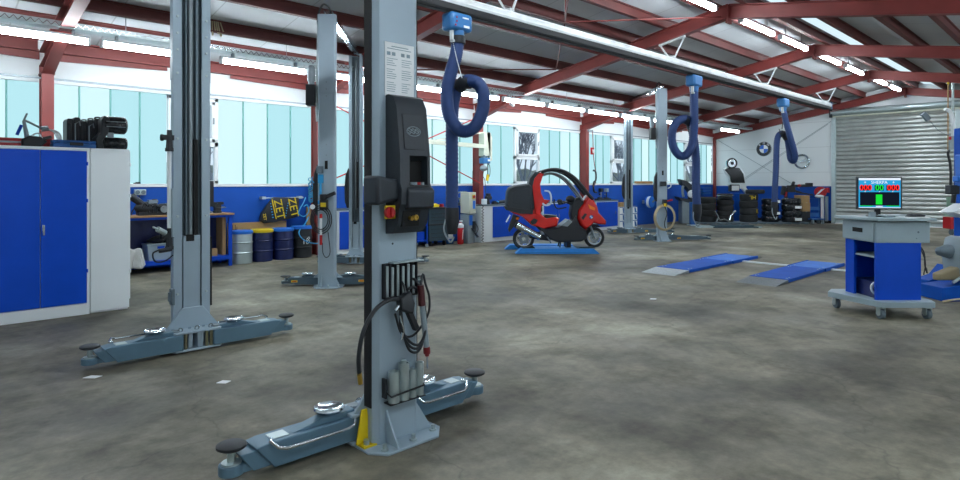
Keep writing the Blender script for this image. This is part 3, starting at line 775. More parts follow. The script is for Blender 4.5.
# things hanging on the nearest post
wx, wy = P1[0], P1[1] - .175
t = thing('work_lamp', 'slim grey inspection lamp with dark red ends hanging beside the spacer rack', 'lamp', (wx + .16, wy - .02, .43))
MB().cyl((0, 0, .1), (-.035, 0, .36), .017, seg=12).build('tube', M_grey, t)
MB().cyl((0, 0, .1), (.003, 0, .06), .021, seg=12).cyl((.003, 0, .06), (.004, 0, .045), .013, seg=10).build('end_cap', P('dark_red_cap', '#7a1c22', .45), t)
MB().cyl((.004, 0, .045), (.006, 0, -.03), .005, seg=6).build('tip', M_steel, t)
MB().cyl((-.035, 0, .35), (-.045, 0, .47), .023, .02, seg=12).build('grip', P('dark_red_grip', '#4a1a20', .5), t)
MB().tube(spline([(-.045, 0, .46), (-.02, .01, .53), (.0, .01, .47), (.03, .01, .38), (.015, .01, .28), (-.08, .02, .18), (-.16, .03, .2), (-.2, .04, .32)], 6), .007, 7).build('cable', M_blk, t)
MB().tube(spline([(-.045, 0, .455), (-.07, .03, .505), (-.09, .08, .49), (-.09, .1, .46)], 5), .008, 6).build('hook', M_blk, t)
t = thing('air_gun', 'black plastic gun hanging with looped black cables on the spacer rack', 'air gun', (wx - .0, wy - .03, .68))
MB().bulge([(-.055, .17), (.02, .2), (.05, .13), (.04, .07), (-.01, .08), (-.05, .1)], .03, .8).build('body', M_blk, t, bevel=.004)
MB().bar((.01, 0, .1), (.075, 0, -.03), .035, .035).build('handle', M_blk, t, bevel=.006)
MB().cyl((-.04, 0, .13), (-.075, 0, .1), .012, seg=8).bar((-.05, -.01, .07), (-.02, -.01, -.03), .008, .008).bar((-.03, -.01, -.03), (-.04, -.01, -.07), .012, .012).build('trigger', M_chr, t)
MB().tube(spline([(0, 0, .185), (0, .02, .23), (.0, .045, .25), (.0, .06, .22)], 5), .007, 6).build('hook', M_blk, t)
mb = MB()
for k in range(3):
    mb.tube(spline([(-.03, .01, .12), (-.035 + k * .01, .0, .0 - k * .02), (.02, -.01, -.09 - k * .025), (.09, -.005, -.12 - k * .018), (.14, 0, -.06), (.15, .01, .05), (.13, .02, .16), (.08, .03, .21), (.03, .03, .2)], 6), .008, 7)
mb.build('cable', M_blk, t)
MB().tube(spline([(-.05, .0, .16), (-.13, -.02, .17), (-.23, -.03, .13), (-.31, -.04, .03), (-.34, -.04, -.1), (-.33, -.03, -.2)], 8), .012, 8).build('hose', M_blk, t)
MB().cyl((-.33, -.03, -.19), (-.322, -.03, -.25), .013, seg=10).build('connector', M_brass, t)

# ---- lifts two and three stand at an angle, facing along the view
def angled_lift(loc, loc2, h, lab):
    d = Vector((loc2[0] - loc[0], loc2[1] - loc[1])); dist = d.length; rz = math.atan2(d.y, d.x) - PI / 2
    t = thing('two_post_lift', lab, 'car lift', (*loc, 0), rz, 'two-post car lifts')
    for y, r in ((0, 0), (dist, PI)):
        p = lift_post(t, 'post', (0, y, 0), r, h, 2.9)
        p.scale = (.8, .9, 1)
        if r == 0:
            MB().box(-.025, .025, -.14, -.131, 1.7, 1.82).build('switch_recess', M_dark, p)
            for z in (1.9, 2.05, 2.75, 2.85, 2.95): MB().cyl((0, -.131, z), (0, -.138, z), .01, seg=8).build('bolt_head', M_steel, p)
        s = -1 if r == 0 else 1      # rubber door bumper on the left flank
        MB().prism([(s * .165, 1.02), (s * .2, 1.04), (s * .25, 1.15), (s * .26, 1.4), (s * .23, 1.65), (s * .165, 1.78)], -.08, .02).build('door_bumper', M_blk, p, bevel=.01)
        carriage(t, (0, y, 0), r).scale = (.8, 1, .75)
        yy = .08 if r == 0 else dist - .08
        arm(t, (-.14, yy, 0), PI, .5, 0, True, M_arm2, .75); arm(t, (.14, yy, 0), 0, 1.18, 0, True, M_arm2, .75)
    mb = MB(); mb.box(-.06, .06, -.02, dist + .02, h + .0, h + .015)
    for x in (-.055, .055): mb.box(x - .008, x + .008, -.02, dist + .02, h + .0, h + .07)
    mb.cyl((0.0, -.02, h + .05), (.0, dist, h + .05), .03, seg=10)
    mb.build('overhead_duct', M_chr, t)
    MB().tube(spline([(-.1, 0, h - .35), (-.15, 0, h - .05), (-.08, 0, h + .16), (0, .03, h + .14), (.05, .05, h + .03)], 6), .014, 8).build('overhead_hose', M_blk, t)
    u = MB().box(-.3, -.17, -.1, .06, 2.62, 2.92).build('power_unit', M_blk, t, bevel=.01)
    MB().cyl((-.24, 0, 2.92), (-.24, 0, 2.98), .045, seg=12).cyl((-.24, 0, 2.98), (-.24, 0, 3.14), .06, seg=14).ball((-.24, 0, 3.16), .055).build('motor', M_steel, u)
    MB().box(-.175, -.13, -.05, .0, 2.66, 2.9).build('mount', M_lidark, u)
    MB().tube(spline([(-.16, -.05, 2.6), (-.145, -.06, 2.4), (-.15, -.05, 2.9), (-.145, -.03, 3.4), (-.14, 0, h - .05)], 6), .014, 8).build('conduit', M_zinc, t)
    return t
LP3, LP4 = onD(328, HY, 8.81)[:2], onD(355.5, HY, 11.34)[:2]
LP5, LP6 = onD(661, HY, 15.65)[:2], onD(629, HY, 18.15)[:2]
l2 = angled_lift(LP3, LP4, 3.93, 'slim grey two-post lift standing at an angle behind the nearest lift')
l3 = angled_lift(LP5, LP6, 3.93, 'farthest grey two-post lift, with a hose coil on its post, right of the scooter')

def onlift(loc, x, y, z):      # local point on an angled lift to world
    return (loc[0] + x * math.cos(RV) - y * math.sin(RV), loc[1] + x * math.sin(RV) + y * math.cos(RV), z)
# hoses and tools hung on lift two
o = onlift(LP3, -.05, -.18, 0)
t = thing('air_tool', 'yellow and black air tool with looped black hose on the angled lift post', 'air tool', (o[0], o[1], .7), RV)
mb = MB(); mb.box(-.02, .09, -.03, .045, .42, .56); mb.cyl((.03, -.01, .56), (.03, -.01, .64), .05, seg=12); mb.bar((.06, 0, .6), (.2, 0, .66), .05, .05); mb.build('body', M_blk, t, bevel=.008)
MB().box(-.0, .075, -.05, -.03, .46, .52).build('yellow_band', M_yel, t)
MB().cyl((-.0, -.02, .05), (-.0, -.02, .3), .017, seg=10).build('tube', M_cabw, t)
MB().cyl((0, -.02, -.08), (0, -.02, .06), .02, seg=10).cyl((0, -.02, .3), (0, -.02, .36), .02, seg=10).build('grip', M_redp, t)
mb = MB()
for k in range(3):
    rr = .2 - k * .03
    mb.tube([(rr * .75 * math.cos(a) , -.01 - k * .012, .28 + rr * math.sin(a)) for a in [PI / 2 + 2 * PI * i / 20 for i in range(20)]], .008, 6, closed=True)
mb.tube(spline([(.02, -.02, -.05), (.03, -.02, -.2), (.08, -.02, -.26), (.13, -.02, -.18), (.1, -.02, .1)], 6), .006, 6)
mb.build('hose', M_blk, t)
MB().cyl((-.12, -.01, .46), (-.12, -.03, .46), .035, seg=14).build('gauge', M_white, t)
o = onlift(LP3, -.1, -.15, 0)
t = thing('air_hose', 'bright blue coiled air hose strung between red column and angled lift post', 'hose', (o[0], o[1], 1.2), RV)
pts = []
for i in range(110):
    f = i / 109; a = i * .75
    pts.append((-.1 - .35 * f + .035 * math.cos(a), .0 + f * 1.2, .3 - .3 * math.sin(f * PI) + .045 * math.sin(a) + .1 * f))
MB().tube(pts, .007, 5).build('coil', M_cyan, t)
MB().box(.0, .07, -.02, .015, .3, .42).cyl((.035, -.02, .12), (.035, -.02, .3), .018, seg=8).box(0, .07, -.03, .0, .0, .05).build('coupling', M_cyan, t)
MB().box(-.02, .07, -.03, .01, .44, .54).build('regulator', M_lidark, t)
# coil of hose on lift three
o = onlift(LP5, .03, -.2, 0)
t = thing('hose_coil', 'beige green ring of coiled hose hanging on the farthest lift post', 'hose', (o[0], o[1], .62), RV)
mb = MB()
for k in range(4):
    mb.tube([((.27 - .012 * k) * math.cos(a), -.012 * k, (.33 - .012 * k) * math.sin(a)) for a in [2 * PI * i / 30 for i in range(30)]], .014, 6, closed=True)
mb.build('coil', M_beige, t)
MB().box(-.04, .06, -.04, .05, .3, .46).build('hook_block', M_blk, t); MB().box(-.03, .03, -.06, -.03, .28, .36).build('yellow_valve', M_yel, t)
MB().bar((.06, 0, .42), (.2, 0, .45), .03, .04).build('red_handle', M_redp, t)
MB().tube(spline([(0, 0, .3), (.06, 0, .1), (.0, 0, -.15), (.05, 0, -.36)], 6), .012, 6).build('loose_end', M_blk, t)
o = onlift(LP5, .0, -.16, 0)
t = thing('cable_box', 'small black switch box with cable loop on the farthest lift post', 'switch', (o[0], o[1], 1.42), RV)
MB().box(-.07, .08, -.05, .02, 0, .12).build('box', M_blk, t, bevel=.01)
MB().tube(spline([(.06, -.02, .1), (.16, -.02, .12), (.2, -.02, .0), (.12, -.02, -.06)], 6), .012, 6).build('cable', M_cabw, t)
# ================================================================== left side: cabinets, bench, drums
CY = 8.1
t = thing('storage_cabinet', 'tall steel cabinet with two blue doors at the left edge, cases on top', 'cabinet', (.62, CY, 0))
mb = MB(); mb.box(0, .955, .0, .5, .0, 1.9); mb.box(0, .955, -.012, 0, 0, .13); mb.box(0, .955, -.012, 0, 1.865, 1.9); mb.box(.925, .955, -.012, 0, .13, 1.865); mb.box(0, .02, -.012, 0, .13, 1.865)
mb.build('body', M_cabw, t, bevel=.004)
for x0, x1, hx in ((.02, .488, None), (.494, .925, .52)):
    d = MB().box(x0, x1, -.022, -.002, .135, 1.862).build('door', M_blue, t, bevel=.003)
    if hx:
        MB().box(hx - .011, hx + .011, -.03, -.022, .96, 1.04).cyl((hx, -.022, 1.015), (hx, -.045, 1.015), .011, seg=10).box(hx - .007, hx + .007, -.052, -.04, .93, 1.025).build('handle', M_chr, d)
        for z in (.5, 1.3, 1.72): MB().cyl((x1 + .004, -.02, z - .02), (x1 + .004, -.02, z + .02), .009, seg=8).build('hinge', M_blue, d)
t = thing('storage_cabinet', 'white blank-sided steel cabinet standing right of the blue doors', 'cabinet', (1.58, CY, 0))
MB().box(.003, .4, 0, .9, 0.02, 1.9).box(.01, .39, .02, .88, 0, .03).build('body', M_cabw, t, bevel=.004)
MB().box(.4, .415, .02, .44, .12, 1.88).build('door', M_cabw, t); MB().box(.4, .415, .45, .88, .12, 1.88).build('door', M_cabw, t)
mb = MB()
for z in (.45, 1.35, 1.72): mb.cyl((.412, .015, z - .02), (.412, .015, z + .02), .012, seg=8)
mb.build('hinge', M_cabw, t)
ZC = 1.9
# things on top of the cabinets
t = thing('lifting_beam', 'long red steel bar lying on the tall cabinet at the left edge', 'steel bar', (.66, CY + .2, ZC))
MB().box(0, .6, 0, .12, 0, .095).box(-.0, .6, -.01, .13, .0, .012).build('bar', M_redp, t, bevel=.006)
MB().box(.12, .5, -.006, 0, .04, .06).build('slot', M_steel, t)
t = thing('puller_tool', 'black hand tool with levers and white hoses on top of the blue cabinet', 'tool', (1.03, CY + .1, ZC))
MB().bulge([(-.07, .0), (.1, .0), (.16, .06), (.1, .11), (.0, .12), (-.07, .08)], .05, .8).build('body', M_blk, t, bevel=.006)
MB().bar((.06, 0, .06), (.2, 0, .12), .04, .035).build('grip', M_blk, t, bevel=.008)
MB().cyl((-.02, 0, .1), (-.05, 0, .28), .025, .015, seg=10).cyl((-.05, 0, .28), (-.02, 0, .36), .01, seg=8).build('lever', M_steel, t)
MB().cyl((-.05, 0, .29), (.12, 0, .2), .012, seg=8).cyl((.11, 0, .2), (.17, 0, .21), .03, seg=8).build('arm', M_steel, t)
MB().cyl((-.07, -.01, .23), (-.11, -.01, .12), .016, seg=8).build('blue_sleeve', M_blue, t)
mb = MB()
for k in range(3): mb.tube(spline([(.16, .0, .2), (.22 + .02 * k, -.01, .17), (.26 + .015 * k, 0, .08), (.24, .02, .01)], 6), .008, 6)
mb.tube(spline([(.02, 0, .12), (.08, 0, .15), (.12, 0, .08)], 6), .008, 6)
mb.build('hose', M_white, t)
t = thing('tool_case', 'flat blue plastic case lying at the front of the cabinet top', 'case', (1.28, CY + .03, ZC))
MB().box(-.05, .37, 0, .3, 0.0, .05).box(-.048, .368, .0, .3, .052, .085).build('shell', M_caddy, t, bevel=.012)
MB().box(.11, .24, -.018, 0, .025, .06).build('handle', M_blk, t, bevel=.006)
mb = MB(); mb.box(.02, .05, -.006, 0, .03, .07); mb.box(.29, .32, -.006, 0, .03, .07); mb.build('latch', M_caddy, t)
labs = ['upright black case at the left end of the row on the cabinet', 'second upright black case, with grey bracket, in the cabinet-top row', 'third upright black case in the cabinet-top row', 'fourth upright black case, with silver catch, in the cabinet-top row', 'last upright black case in the row, beside the black barrel']
for i in range(5):
    x = 1.42 + i * .07
    h = .34 + .02 * ((i + 1) % 3)
    t = thing('upright_case', labs[i], 'case', (x, CY + .42, ZC), 0, 'upright black cases on the cabinet')
    mb = MB(); mb.prism([(.0, 0), (.068, 0), (.068, h - .02), (.055, h), (.012, h), (.0, h - .03)], -.04, .2)
    mb.box(.02, .045, -.055, -.04, .02, h - .06)
    mb.build('shell', M_blk, t, bevel=.008)
    if i in (1, 3):
        MB().tube([(.01, -.06, .02), (.01, -.06, h - .08), (.05, -.06, h - .05), (.06, -.06, h - .1)], .009, 6).build('bracket', M_steel, t)
    if i in (2, 3, 4): MB().tube(spline([(.01, .0, h), (.015, -.03, h + .012), (.05, -.03, h + .014), (.06, 0, h)], 4), .01, 6).build('handle', M_steel if i != 4 else M_blk, t)
t = thing('black_barrel', 'glossy black barrel-shaped cover on curved feet at the right end of the cabinet top', 'cover', (1.85, CY + .12, ZC))
MB().cyl((-.1, 0.1, .295), (.13, .1, .295), .105, seg=24).cyl((.13, .1, .295), (.15, .1, .295), .105, .08, seg=24).build('barrel', M_wrap, t, bevel=.006)
MB().cyl((-.09, .1, .075), (.14, .1, .075), .075, seg=20).cyl((.14, .1, .075), (.155, .1, .075), .075, .06, seg=20).build('lower_barrel', M_wrap, t, bevel=.006)
mb = MB(); mb.prism([(-.18, 0), (-.1, 0), (-.12, .1), (-.06, .18), (-.04, .36), (-.1, .4), (-.13, .34), (-.13, .2), (-.19, .13)], 0, .2)
mb.build('side_frame', M_blk, t, bevel=.012)
mb = MB()
for z in (.33, .27): mb.tube([(-.05, .1 + .106 * math.cos(a), .295 + .106 * math.sin(a)) if False else (-.08 + .02 * i, .1 - math.sqrt(max(0, .107 ** 2 - (z - .295) ** 2)), z) for i in range(11)], .004, 5)
mb.build('trim_line', M_zinc, t)
MB().box(-.06, .0, .02, .06, .14, .2).build('clip', M_steel, t)

# ---- workbench
bx0, bx1, by0, by1 = 2.45, 4.40, 11.02, 11.64
t = thing('workbench', 'blue steel workbench with wooden top under the window', 'workbench', (bx0, by0, 0))
W, D = bx1 - bx0, by1 - by0
MB().box(0, W, 0, D, .925, .955).build('top', M_wood, t, bevel=.004)
for x in (.02, W * .52, W - .09):
    for y in (.03, D - .08): MB().box(x, x + .06, y, y + .05, 0, .885).build('leg', M_blue, t, bevel=.004)
MB().box(0.02, W - .03, .02, D - .02, .885, .925).build('frame', M_blue, t)
MB().box(0.05, W - .06, .03, D - .04, .16, .19).box(.05, W - .06, .02, .04, .12, .19).build('shelf', M_blue, t)
MB().box(.03, W - .04, D - .03, D - .015, .2, .885).build('back_panel', M_dblue, t)
# drive unit on the bench
t = thing('gearbox', 'black motorcycle engine unit lying on the workbench', 'engine', (2.98, 11.28, .955))
MB().ball((.05, 0, .12), (.2, .12, .12), 12, 8).ball((.3, 0, .1), (.14, .12, .1), 12, 8).box(-.1, .4, -.1, .1, 0, .06).build('crankcase', M_blk, t)
MB().cyl((-.0, -.02, .16), (-.17, -.02, .3), .05, .06, seg=12).cyl((-.17, -.02, .3), (-.2, -.02, .33), .065, seg=12).build('swing_tube', M_blk, t)
MB().box(.05, .18, -.1, .02, .2, .26).cyl((.28, -.13, .1), (.28, -.1, .1), .06, seg=14).box(.33, .42, -.12, .0, .12, .2).build('bright_fitting', M_steel, t)
mb = MB()
for k in range(7): mb.tube(spline([(-.05 + .07 * k, -.08, .1), (-.02 + .07 * k, -.12, .2 - .02 * k), (.03 + .07 * k, -.1, .15), (.05 + .06 * k, -.11, .04)], 5), .012, 6)
mb.ball((.15, -.05, .23), (.06, .05, .05), 8, 6)
mb.build('cable_loom', M_blk, t)
x, y, z = onY(217, 213, 11.3)
t = thing('bench_vise', 'black bench vise at the right end of the workbench', 'vise', (4.18, 11.26, .955))
MB().cyl((0, 0, 0), (0, 0, .04), .08, seg=14).box(-.05, .05, -.06, .06, .04, .1).box(-.07, .06, -.045, .045, .1, .17).build('base', M_blk, t, bevel=.006)
MB().box(-.09, -.02, -.05, .05, .15, .2).box(.01, .1, -.05, .05, .15, .2).build('jaw', M_blk, t, bevel=.005)
MB().cyl((.06, 0, .1), (.13, 0, .1), .014, seg=8).cyl((.12, -.09, .1), (.12, .07, .1), .007, seg=6).build('spindle', M_steel, t)
MB().cyl((-.09, -.02, 0), (-.14, -.02, .03), .02, seg=8).build('clamp', M_steel, t)
t = thing('wall_socket', 'grey double wall socket above the black engine unit', 'socket', (3.02, 11.64, 1.29))
MB().box(-.09, .09, 0, .06, 0, .1).build('box', M_zinc, t, bevel=.008)
mb = MB(); mb.cyl((-.045, -.012, .05), (-.045, 0, .05), .035, seg=12); mb.cyl((.045, -.012, .05), (.045, 0, .05), .035, seg=12); mb.build('outlet', M_lidark, t)
MB().tube(spline([(0, .02, 0), (-.06, .0, -.15), (-.14, -.02, -.3), (-.16, -.1, -.335)], 6), .008, 6).build('cable', M_blk, t)
tag(MB().box(-.05, .05, -.02, .02, 0, .02).box(-.02, .05, -.015, .015, .02, .032).build('small_tool', M_blk, None, (2.98, YW + .0, 1.485)), 'small black tool lying on the white sill above the wall socket', 'tool')
# lower shelf
t = thing('plastic_crate', 'light grey lidded plastic crate on the lower bench shelf', 'crate', (3.0, 11.16, .19))
MB().prism([(.02, 0), (.38, 0), (.4, .25), (0, .25)], 0, .3).box(-.012, .412, -.012, .312, .25, .28).build('tub', M_cart, t, bevel=.006)
MB().box(.15, .26, -.02, -.01, .2, .24).build('handle', M_blue, t)
tag(MB().ball((0, 0, .05), (.16, .09, .05)).ball((.14, 0, .05), (.1, .07, .045)).tube(spline([(-.15, 0, .05), (.0, -.05, .12), (.2, -.02, .1), (.24, 0, .03)], 6), .018, 6).build('motor_part', M_blk, None, (3.18, 11.3, .47)), 'black machine part lying on the grey crate under the bench', 'machine part')
tag(MB().box(0, .12, 0, .14, 0, .13).box(.015, .105, -.004, .0, .03, .1).build('small_carton', [M_card], None, (4.02, 11.14, .19)), 'small brown carton on the lower shelf right of the second lift post', 'carton')
# cloth hanging over the shelf edge
mb = MB(); rows = []
for i in range(13):
    v = i / 12; row = []
    for j in range(11):
        u = j / 10
        xx = u * .27 + .05 * v - .1 * v * (1 - u)
        zz = .5 - .42 * v * (1 - .25 * u) + .02 * math.sin(u * 9 + v * 4) - .1 * u * (1 - v) * .6
        yy = -.04 - .1 * v + .045 * math.sin(u * 11 + v * 3) * (.3 + v) - .02
        row.append(mb.bm.verts.new((xx, yy, zz)))
    rows.append(row)
mb._mark([mb.bm.faces.new((rows[i][j], rows[i][j + 1], rows[i + 1][j + 1], rows[i + 1][j])) for i in range(12) for j in range(10)])
o = mb.build('cloth', M_cloth, None, (2.6, 11.06, -.03)); so = o.modifiers.new('thick', 'SOLIDIFY'); so.thickness = .012
tag(o, 'crumpled off-white cloth hanging beside the grey crate under the bench', 'cloth')

# ---- drums, cardboard, bag
def drum(x, y, body, lid, lab, h=.6, r=.2, hz=0):
    t = thing('oil_drum', lab, 'drum', (x, y, 0), 0, 'drums under the bag')
    MB().lathe([(r - .01, 0), (r, .012), (r, h * .31), (r + .011, h * .33), (r + .011, h * .345), (r, h * .365), (r, h * .63), (r + .011, h * .65), (r + .011, h * .665), (r, h * .685), (r, h * .9), (r - .012, h - .02), (r - .012, h)], seg=28).build('body', body, t)
    MB().lathe([(r - .01, h - .045), (r + .014, h - .045), (r + .016, h), (r, h + .012), (r - .03, h + .004), (0, h + .004)], seg=28).build('lid', lid, t)
    return t
drum(4.62, 11.27, M_zinc, M_lblue, 'silver drum with bright blue lid, beside the workbench')
drum(5.05, 11.34, M_dblue, M_yel, 'dark blue drum with yellow lid')
drum(5.48, 11.34, M_dblue, M_lblue, 'dark blue drum with blue lid, between yellow-lidded and black drums')
d4 = drum(5.9, 11.38, M_blk, M_lblue, 'black drum with bright blue lid and white paint marks, by the red column', .62)
mb = MB()
for k in range(4): mb.torus((.02 + .03 * (k % 2), -.205, .3 + .03 * k), .022, .006, (0.1, 1, .1), 12, 5)
mb.box(-.06, -.05, -.212, -.2, .28, .38)
mb.build('paint_mark', M_paper, d4)
t = thing('cardboard_sheet', 'wide brown cardboard sheet leaning on the blue wall behind the drums', 'cardboard', (4.5, 11.6, 0))
MB().box(0, 1.18, 0, .03, 0, .735).build('sheet', M_card, t)
mb = MB()
for x in (.09, .14): mb.box(x, x + .008, -.003, 0, .52, .7)
mb.box(.1, .17, -.003, 0, .6, .61); mb.box(.17, .178, -.003, 0, .56, .66)
mb.build('printing', M_ink if False else M_dark, t)
tag(MB().box(0, .06, 0, .3, 0, .68).build('cardboard_sheet', M_card, None, (4.25, 11.2, .19)), 'narrow folded cardboard standing on the bench shelf beside the right leg', 'cardboard')
# tool bag with lettering, hung from a rail
t = thing('tool_bag', 'black bag with yellow lettering hanging on the blue wall over the drums', 'bag', (5.1, 11.6, .7))
MB().bulge([(.02, .06), (.1, .0), (.35, .02), (.75, .09), (.84, .12), (.84, .5), (.3, .52), (.2, .4), (.05, .2)], .05, .94).build('bag_body', M_blk, t, bevel=.01)
mb = MB(); mb.cyl((.08, -.0, .5), (.95, 0, .5), .012, seg=8); mb.box(.06, .14, -.03, .09, .48, .53); mb.box(.84, .92, -.03, .09, .48, .53); mb.build('rail', M_zinc, t)
for x, z, s, txt in ((.4, .27, .235, 'ZET'), (.7, .3, .235, 'ZET')):
    text(txt, s, M_yel, 'lettering', t, (x, -.056, z), (PI / 2, R(78), 0))
MB().bar((.25, -.055, .48), (.34, -.055, .08), .004, .02, (1, 0, .3)).build('yellow_stripe', M_yel, t)
text('ZET', .08, M_yel, 'lettering', t, (.1, -.058, .13), (PI / 2, R(80), 0))
mb = MB()
for k in range(6): mb.box(.215 + .008 * k, .235 + .01 * k, -.057, -.054, .38 - .055 * k, .4 - .055 * k); mb.box(.52 - .01 * k + .06, .54 - .01 * k + .06, -.057, -.054, .38 - .05 * k, .4 - .05 * k)
mb.build('small_print', M_cyan, t)
t = thing('air_hose', 'thin blue air hose looping from the bag rail down over the black drum', 'hose', (6.0, 11.4, .0))
MB().tube(spline([(.05, .1, 1.2), (-.02, .05, 1.1), (-.12, 0, .98), (-.16, -.02, .88), (-.05, -.03, .82), (.06, -.02, .92), (.02, -.03, 1.05), (-.06, -.03, 1.02)], 8), .011, 6).tube(spline([(.1, .0, 1.2), (.25, -.02, 1.3), (.33, -.02, 1.3)], 6), .011, 6).build('loop', M_cyan, t)
MB().tube(spline([(.1, .05, .8), (-.05, -.05, .66), (-.18, -.16, .6), (-.3, -.3, .5), (-.2, -.34, .36), (.05, -.3, .28), (.25, -.2, .3), (.3, .0, .34)], 8), .012, 6).build('lower_run', M_cyan, t)
t = thing('wooden_post', 'short pale wooden board leaning beside the red column behind the drums', 'board', (6.13, 11.6, 0))
MB().box(0, .09, -.02, .03, 0, 1.0).build('board', M_card, t)
# ================================================================== middle: back-wall cabinets, scooter, ramps, cart
def low_cabinet(x0, x1, lab, doors, y=11.2, h=.95, blank=0, dep=None):
    dep = dep or YW - y - .03
    t = thing('low_cabinet', lab, 'cabinet', (x0, y, 0), 0, 'low cabinets along the window wall')
    W = x1 - x0
    MB().box(0, W, 0, dep, .0, h - .03).build('body', M_cabw, t, bevel=.004)
    MB().box(-.01, W + .01, -.015, dep, h - .03, h).build('top', M_lidark, t)
    k = doors; w = (W - .08 - blank) / k
    for j in range(k):
        d = MB().box(.04 + blank + j * w + .004, .04 + blank + (j + 1) * w - .004, -.018, 0, .1, h - .06).build('door', M_blue, t, bevel=.003)
        MB().box(.04 + blank + (j + (.88 if j % 2 == 0 else .12)) * w - .012, .04 + blank + (j + (.88 if j % 2 == 0 else .12)) * w + .012, -.03, -.018, .5, .6).build('handle', M_chr, d)
    return t
low_cabinet(6.62, 8.0, 'low blue-doored cabinet seen between the two angled lift posts', 2)
low_cabinet(10.56, 12.9, 'low white cabinet with blue doors between red column and scooter top box', 3, 10.95, blank=.36, dep=.47)
low_cabinet(13.24, 15.1, 'low blue-doored cabinet right behind the red scooter', 3)
low_cabinet(15.8, 17.05, 'low white-framed cabinet with one wide blue door right of the scooter nose', 1)
# tool trolleys
t = thing('tool_trolley', 'dark teal tool trolley on castors behind the nearest lift post', 'tool trolley', (9.0, 11.1, 0))
MB().box(0, .6, 0, .45, .12, .5).box(0.01, .59, .01, .44, .52, .9).build('body', M_teal, t, bevel=.008)
for z in (.49, .88): MB().box(-.01, .61, -.012, .46, z, z + .04).build('tray_rim', M_blk, t, bevel=.005)
mb = MB()
for z in (.2, .3, .4, .6, .68, .76): mb.box(.06, .54, -.008, 0, z, z + .01)
mb.build('drawer_line', M_blk, t)
for x in (.08, .52):
    for y in (.06, .39): MB().cyl((x - .018, y, .06), (x + .018, y, .06), .06, seg=14).box(x - .025, x + .025, y - .03, y + .03, .06, .125).build('castor', M_blk, t)
MB().tube([(.6, .05, .75), (.66, .05, .8), (.66, .4, .8), (.6, .4, .75)], .014, 6).build('push_bar', M_chr, t)
tag(MB().bulge([(0, 0), (.18, 0), (.22, .05), (.1, .09), (0, .05)], .05, .8).build('hand_tool', M_yel, None, (9.22, 11.26, .92)), 'yellow hand tool lying on the dark teal trolley', 'tool')
tag(MB().box(0, .07, 0, .1, 0, .07).build('hand_tool', M_redp, None, (9.5, 11.24, .92)), 'small red tool at the right end of the dark teal trolley', 'tool')
tag(MB().cyl((0, 0, 0), (0, 0, .1), .03, seg=12).build('spray_can', M_cabw, None, (9.12, 11.26, .92)), 'small pale can on the dark teal trolley, left of the yellow tool', 'can')
tag(MB().bar((0, 0, .01), (-.2, 0, .2), .02, .03).box(-.02, .02, -.02, .02, 0, .02).build('pry_bar', M_blk, None, (9.05, 11.4, .92)), 'black bar tilted up from the dark teal trolley top', 'tool')
t = thing('utility_cart', 'blue wire cart with pale bottles standing left of the dark teal trolley', 'cart', (8.56, 11.05, 0))
for x in (0, .33):
    for y in (0, .4): MB().box(x, x + .025, y, y + .025, .08, .95).build('post', M_blue, t); MB().cyl((x + .012, y, .04), (x + .012, y + .03, .04), .04, seg=12).build('castor', M_grey, t)
for z in (.14, .5, .8): MB().box(0, .355, 0, .425, z, z + .03).build('shelf', M_blue, t)
MB().box(.05, .3, .05, .35, .17, .36).build('bin', M_blue, t)
for i in range(3):
    x = .08 + i * .1
    b = MB().lathe([(.035, 0), (.035, .12), (.015, .16), (.015, .19), (0, .19)], seg=12).build('spray_bottle', M_cabw, None, (8.56 + x, 11.15, .83))
    tag(b, ['pale bottle on the top shelf of the blue cart', 'pale bottle on the top shelf of the blue cart', 'pale bottle on the top shelf of the blue cart'][i], 'bottle', 'pale bottles on the blue cart')
# compressor control cabinet beside the column
t = thing('control_cabinet', 'narrow grey electric cabinet with red and yellow switch at the red column', 'electric cabinet', (10.12, 10.98, 0))
MB().box(.02, .24, 0, .3, 0, .72).build('lower_case', M_grey, t, bevel=.008)
MB().box(.03, .25, -.04, .3, .74, 1.27).build('upper_case', M_cream, t, bevel=.01)
MB().box(.06, .16, -.008, 0, .45, .7).build('blue_sticker', M_lblue, t); MB().box(.14, .22, -.048, -.04, .86, 1.06).build('blue_sticker', M_lblue, t)
MB().box(.12, .22, -.05, -.04, 1.11, 1.21).build('switch_plate', M_yel, t); MB().cyl((.17, -.05, 1.16), (.17, -.07, 1.16), .035, seg=14).build('rotary_switch', M_redp, t)
mb = MB(); mb.tube([(.1 + .03 * math.cos(a * .8) + a * .0035, -.05 + .03 * math.sin(a * .8), .38 - a * .004 + .0) for a in range(60)], .008, 5)
mb.tube(spline([(.25, -.02, .5), (.3, -.06, .35), (.2, -.06, .2)], 6), .01, 6); mb.box(.16, .23, -.05, 0, .3, .55); mb.build('cable', M_blk, t)
MB().tube([(.42 + .025 * math.cos(a * .9), -.1 + .025 * math.sin(a * .9), .9 - a * .0105) for a in range(84)], .009, 5).tube(spline([(.33, -.02, .95), (.4, -.06, .97), (.445, -.1, .9)], 5), .009, 5).build('coiled_cable', M_blk, t)
t = thing('air_tank', 'bright silver horizontal tank pipe on a bracket beside the grey cabinet', 'tank', (10.15, 11.42, 1.05))
MB().cyl((0, 0, 0), (.48, 0, 0), .085, seg=18).build('tank', M_chr, t)
MB().tube(spline([(.02, 0, .08), (.05, 0, .2), (.3, 0, .22), (.42, 0, .16), (.44, 0, .08)], 6), .02, 8).build('pipe', M_chr, t)
MB().box(.05, .1, -.03, .28, -.12, -.06).box(.35, .4, -.03, .28, -.12, -.06).build('bracket', M_steel, t)
t = thing('fire_extinguisher', 'red fire extinguisher standing between blue hose and grey cabinet', 'fire extinguisher', (*onY(460.5, 240, 11.05)[:2], 0))
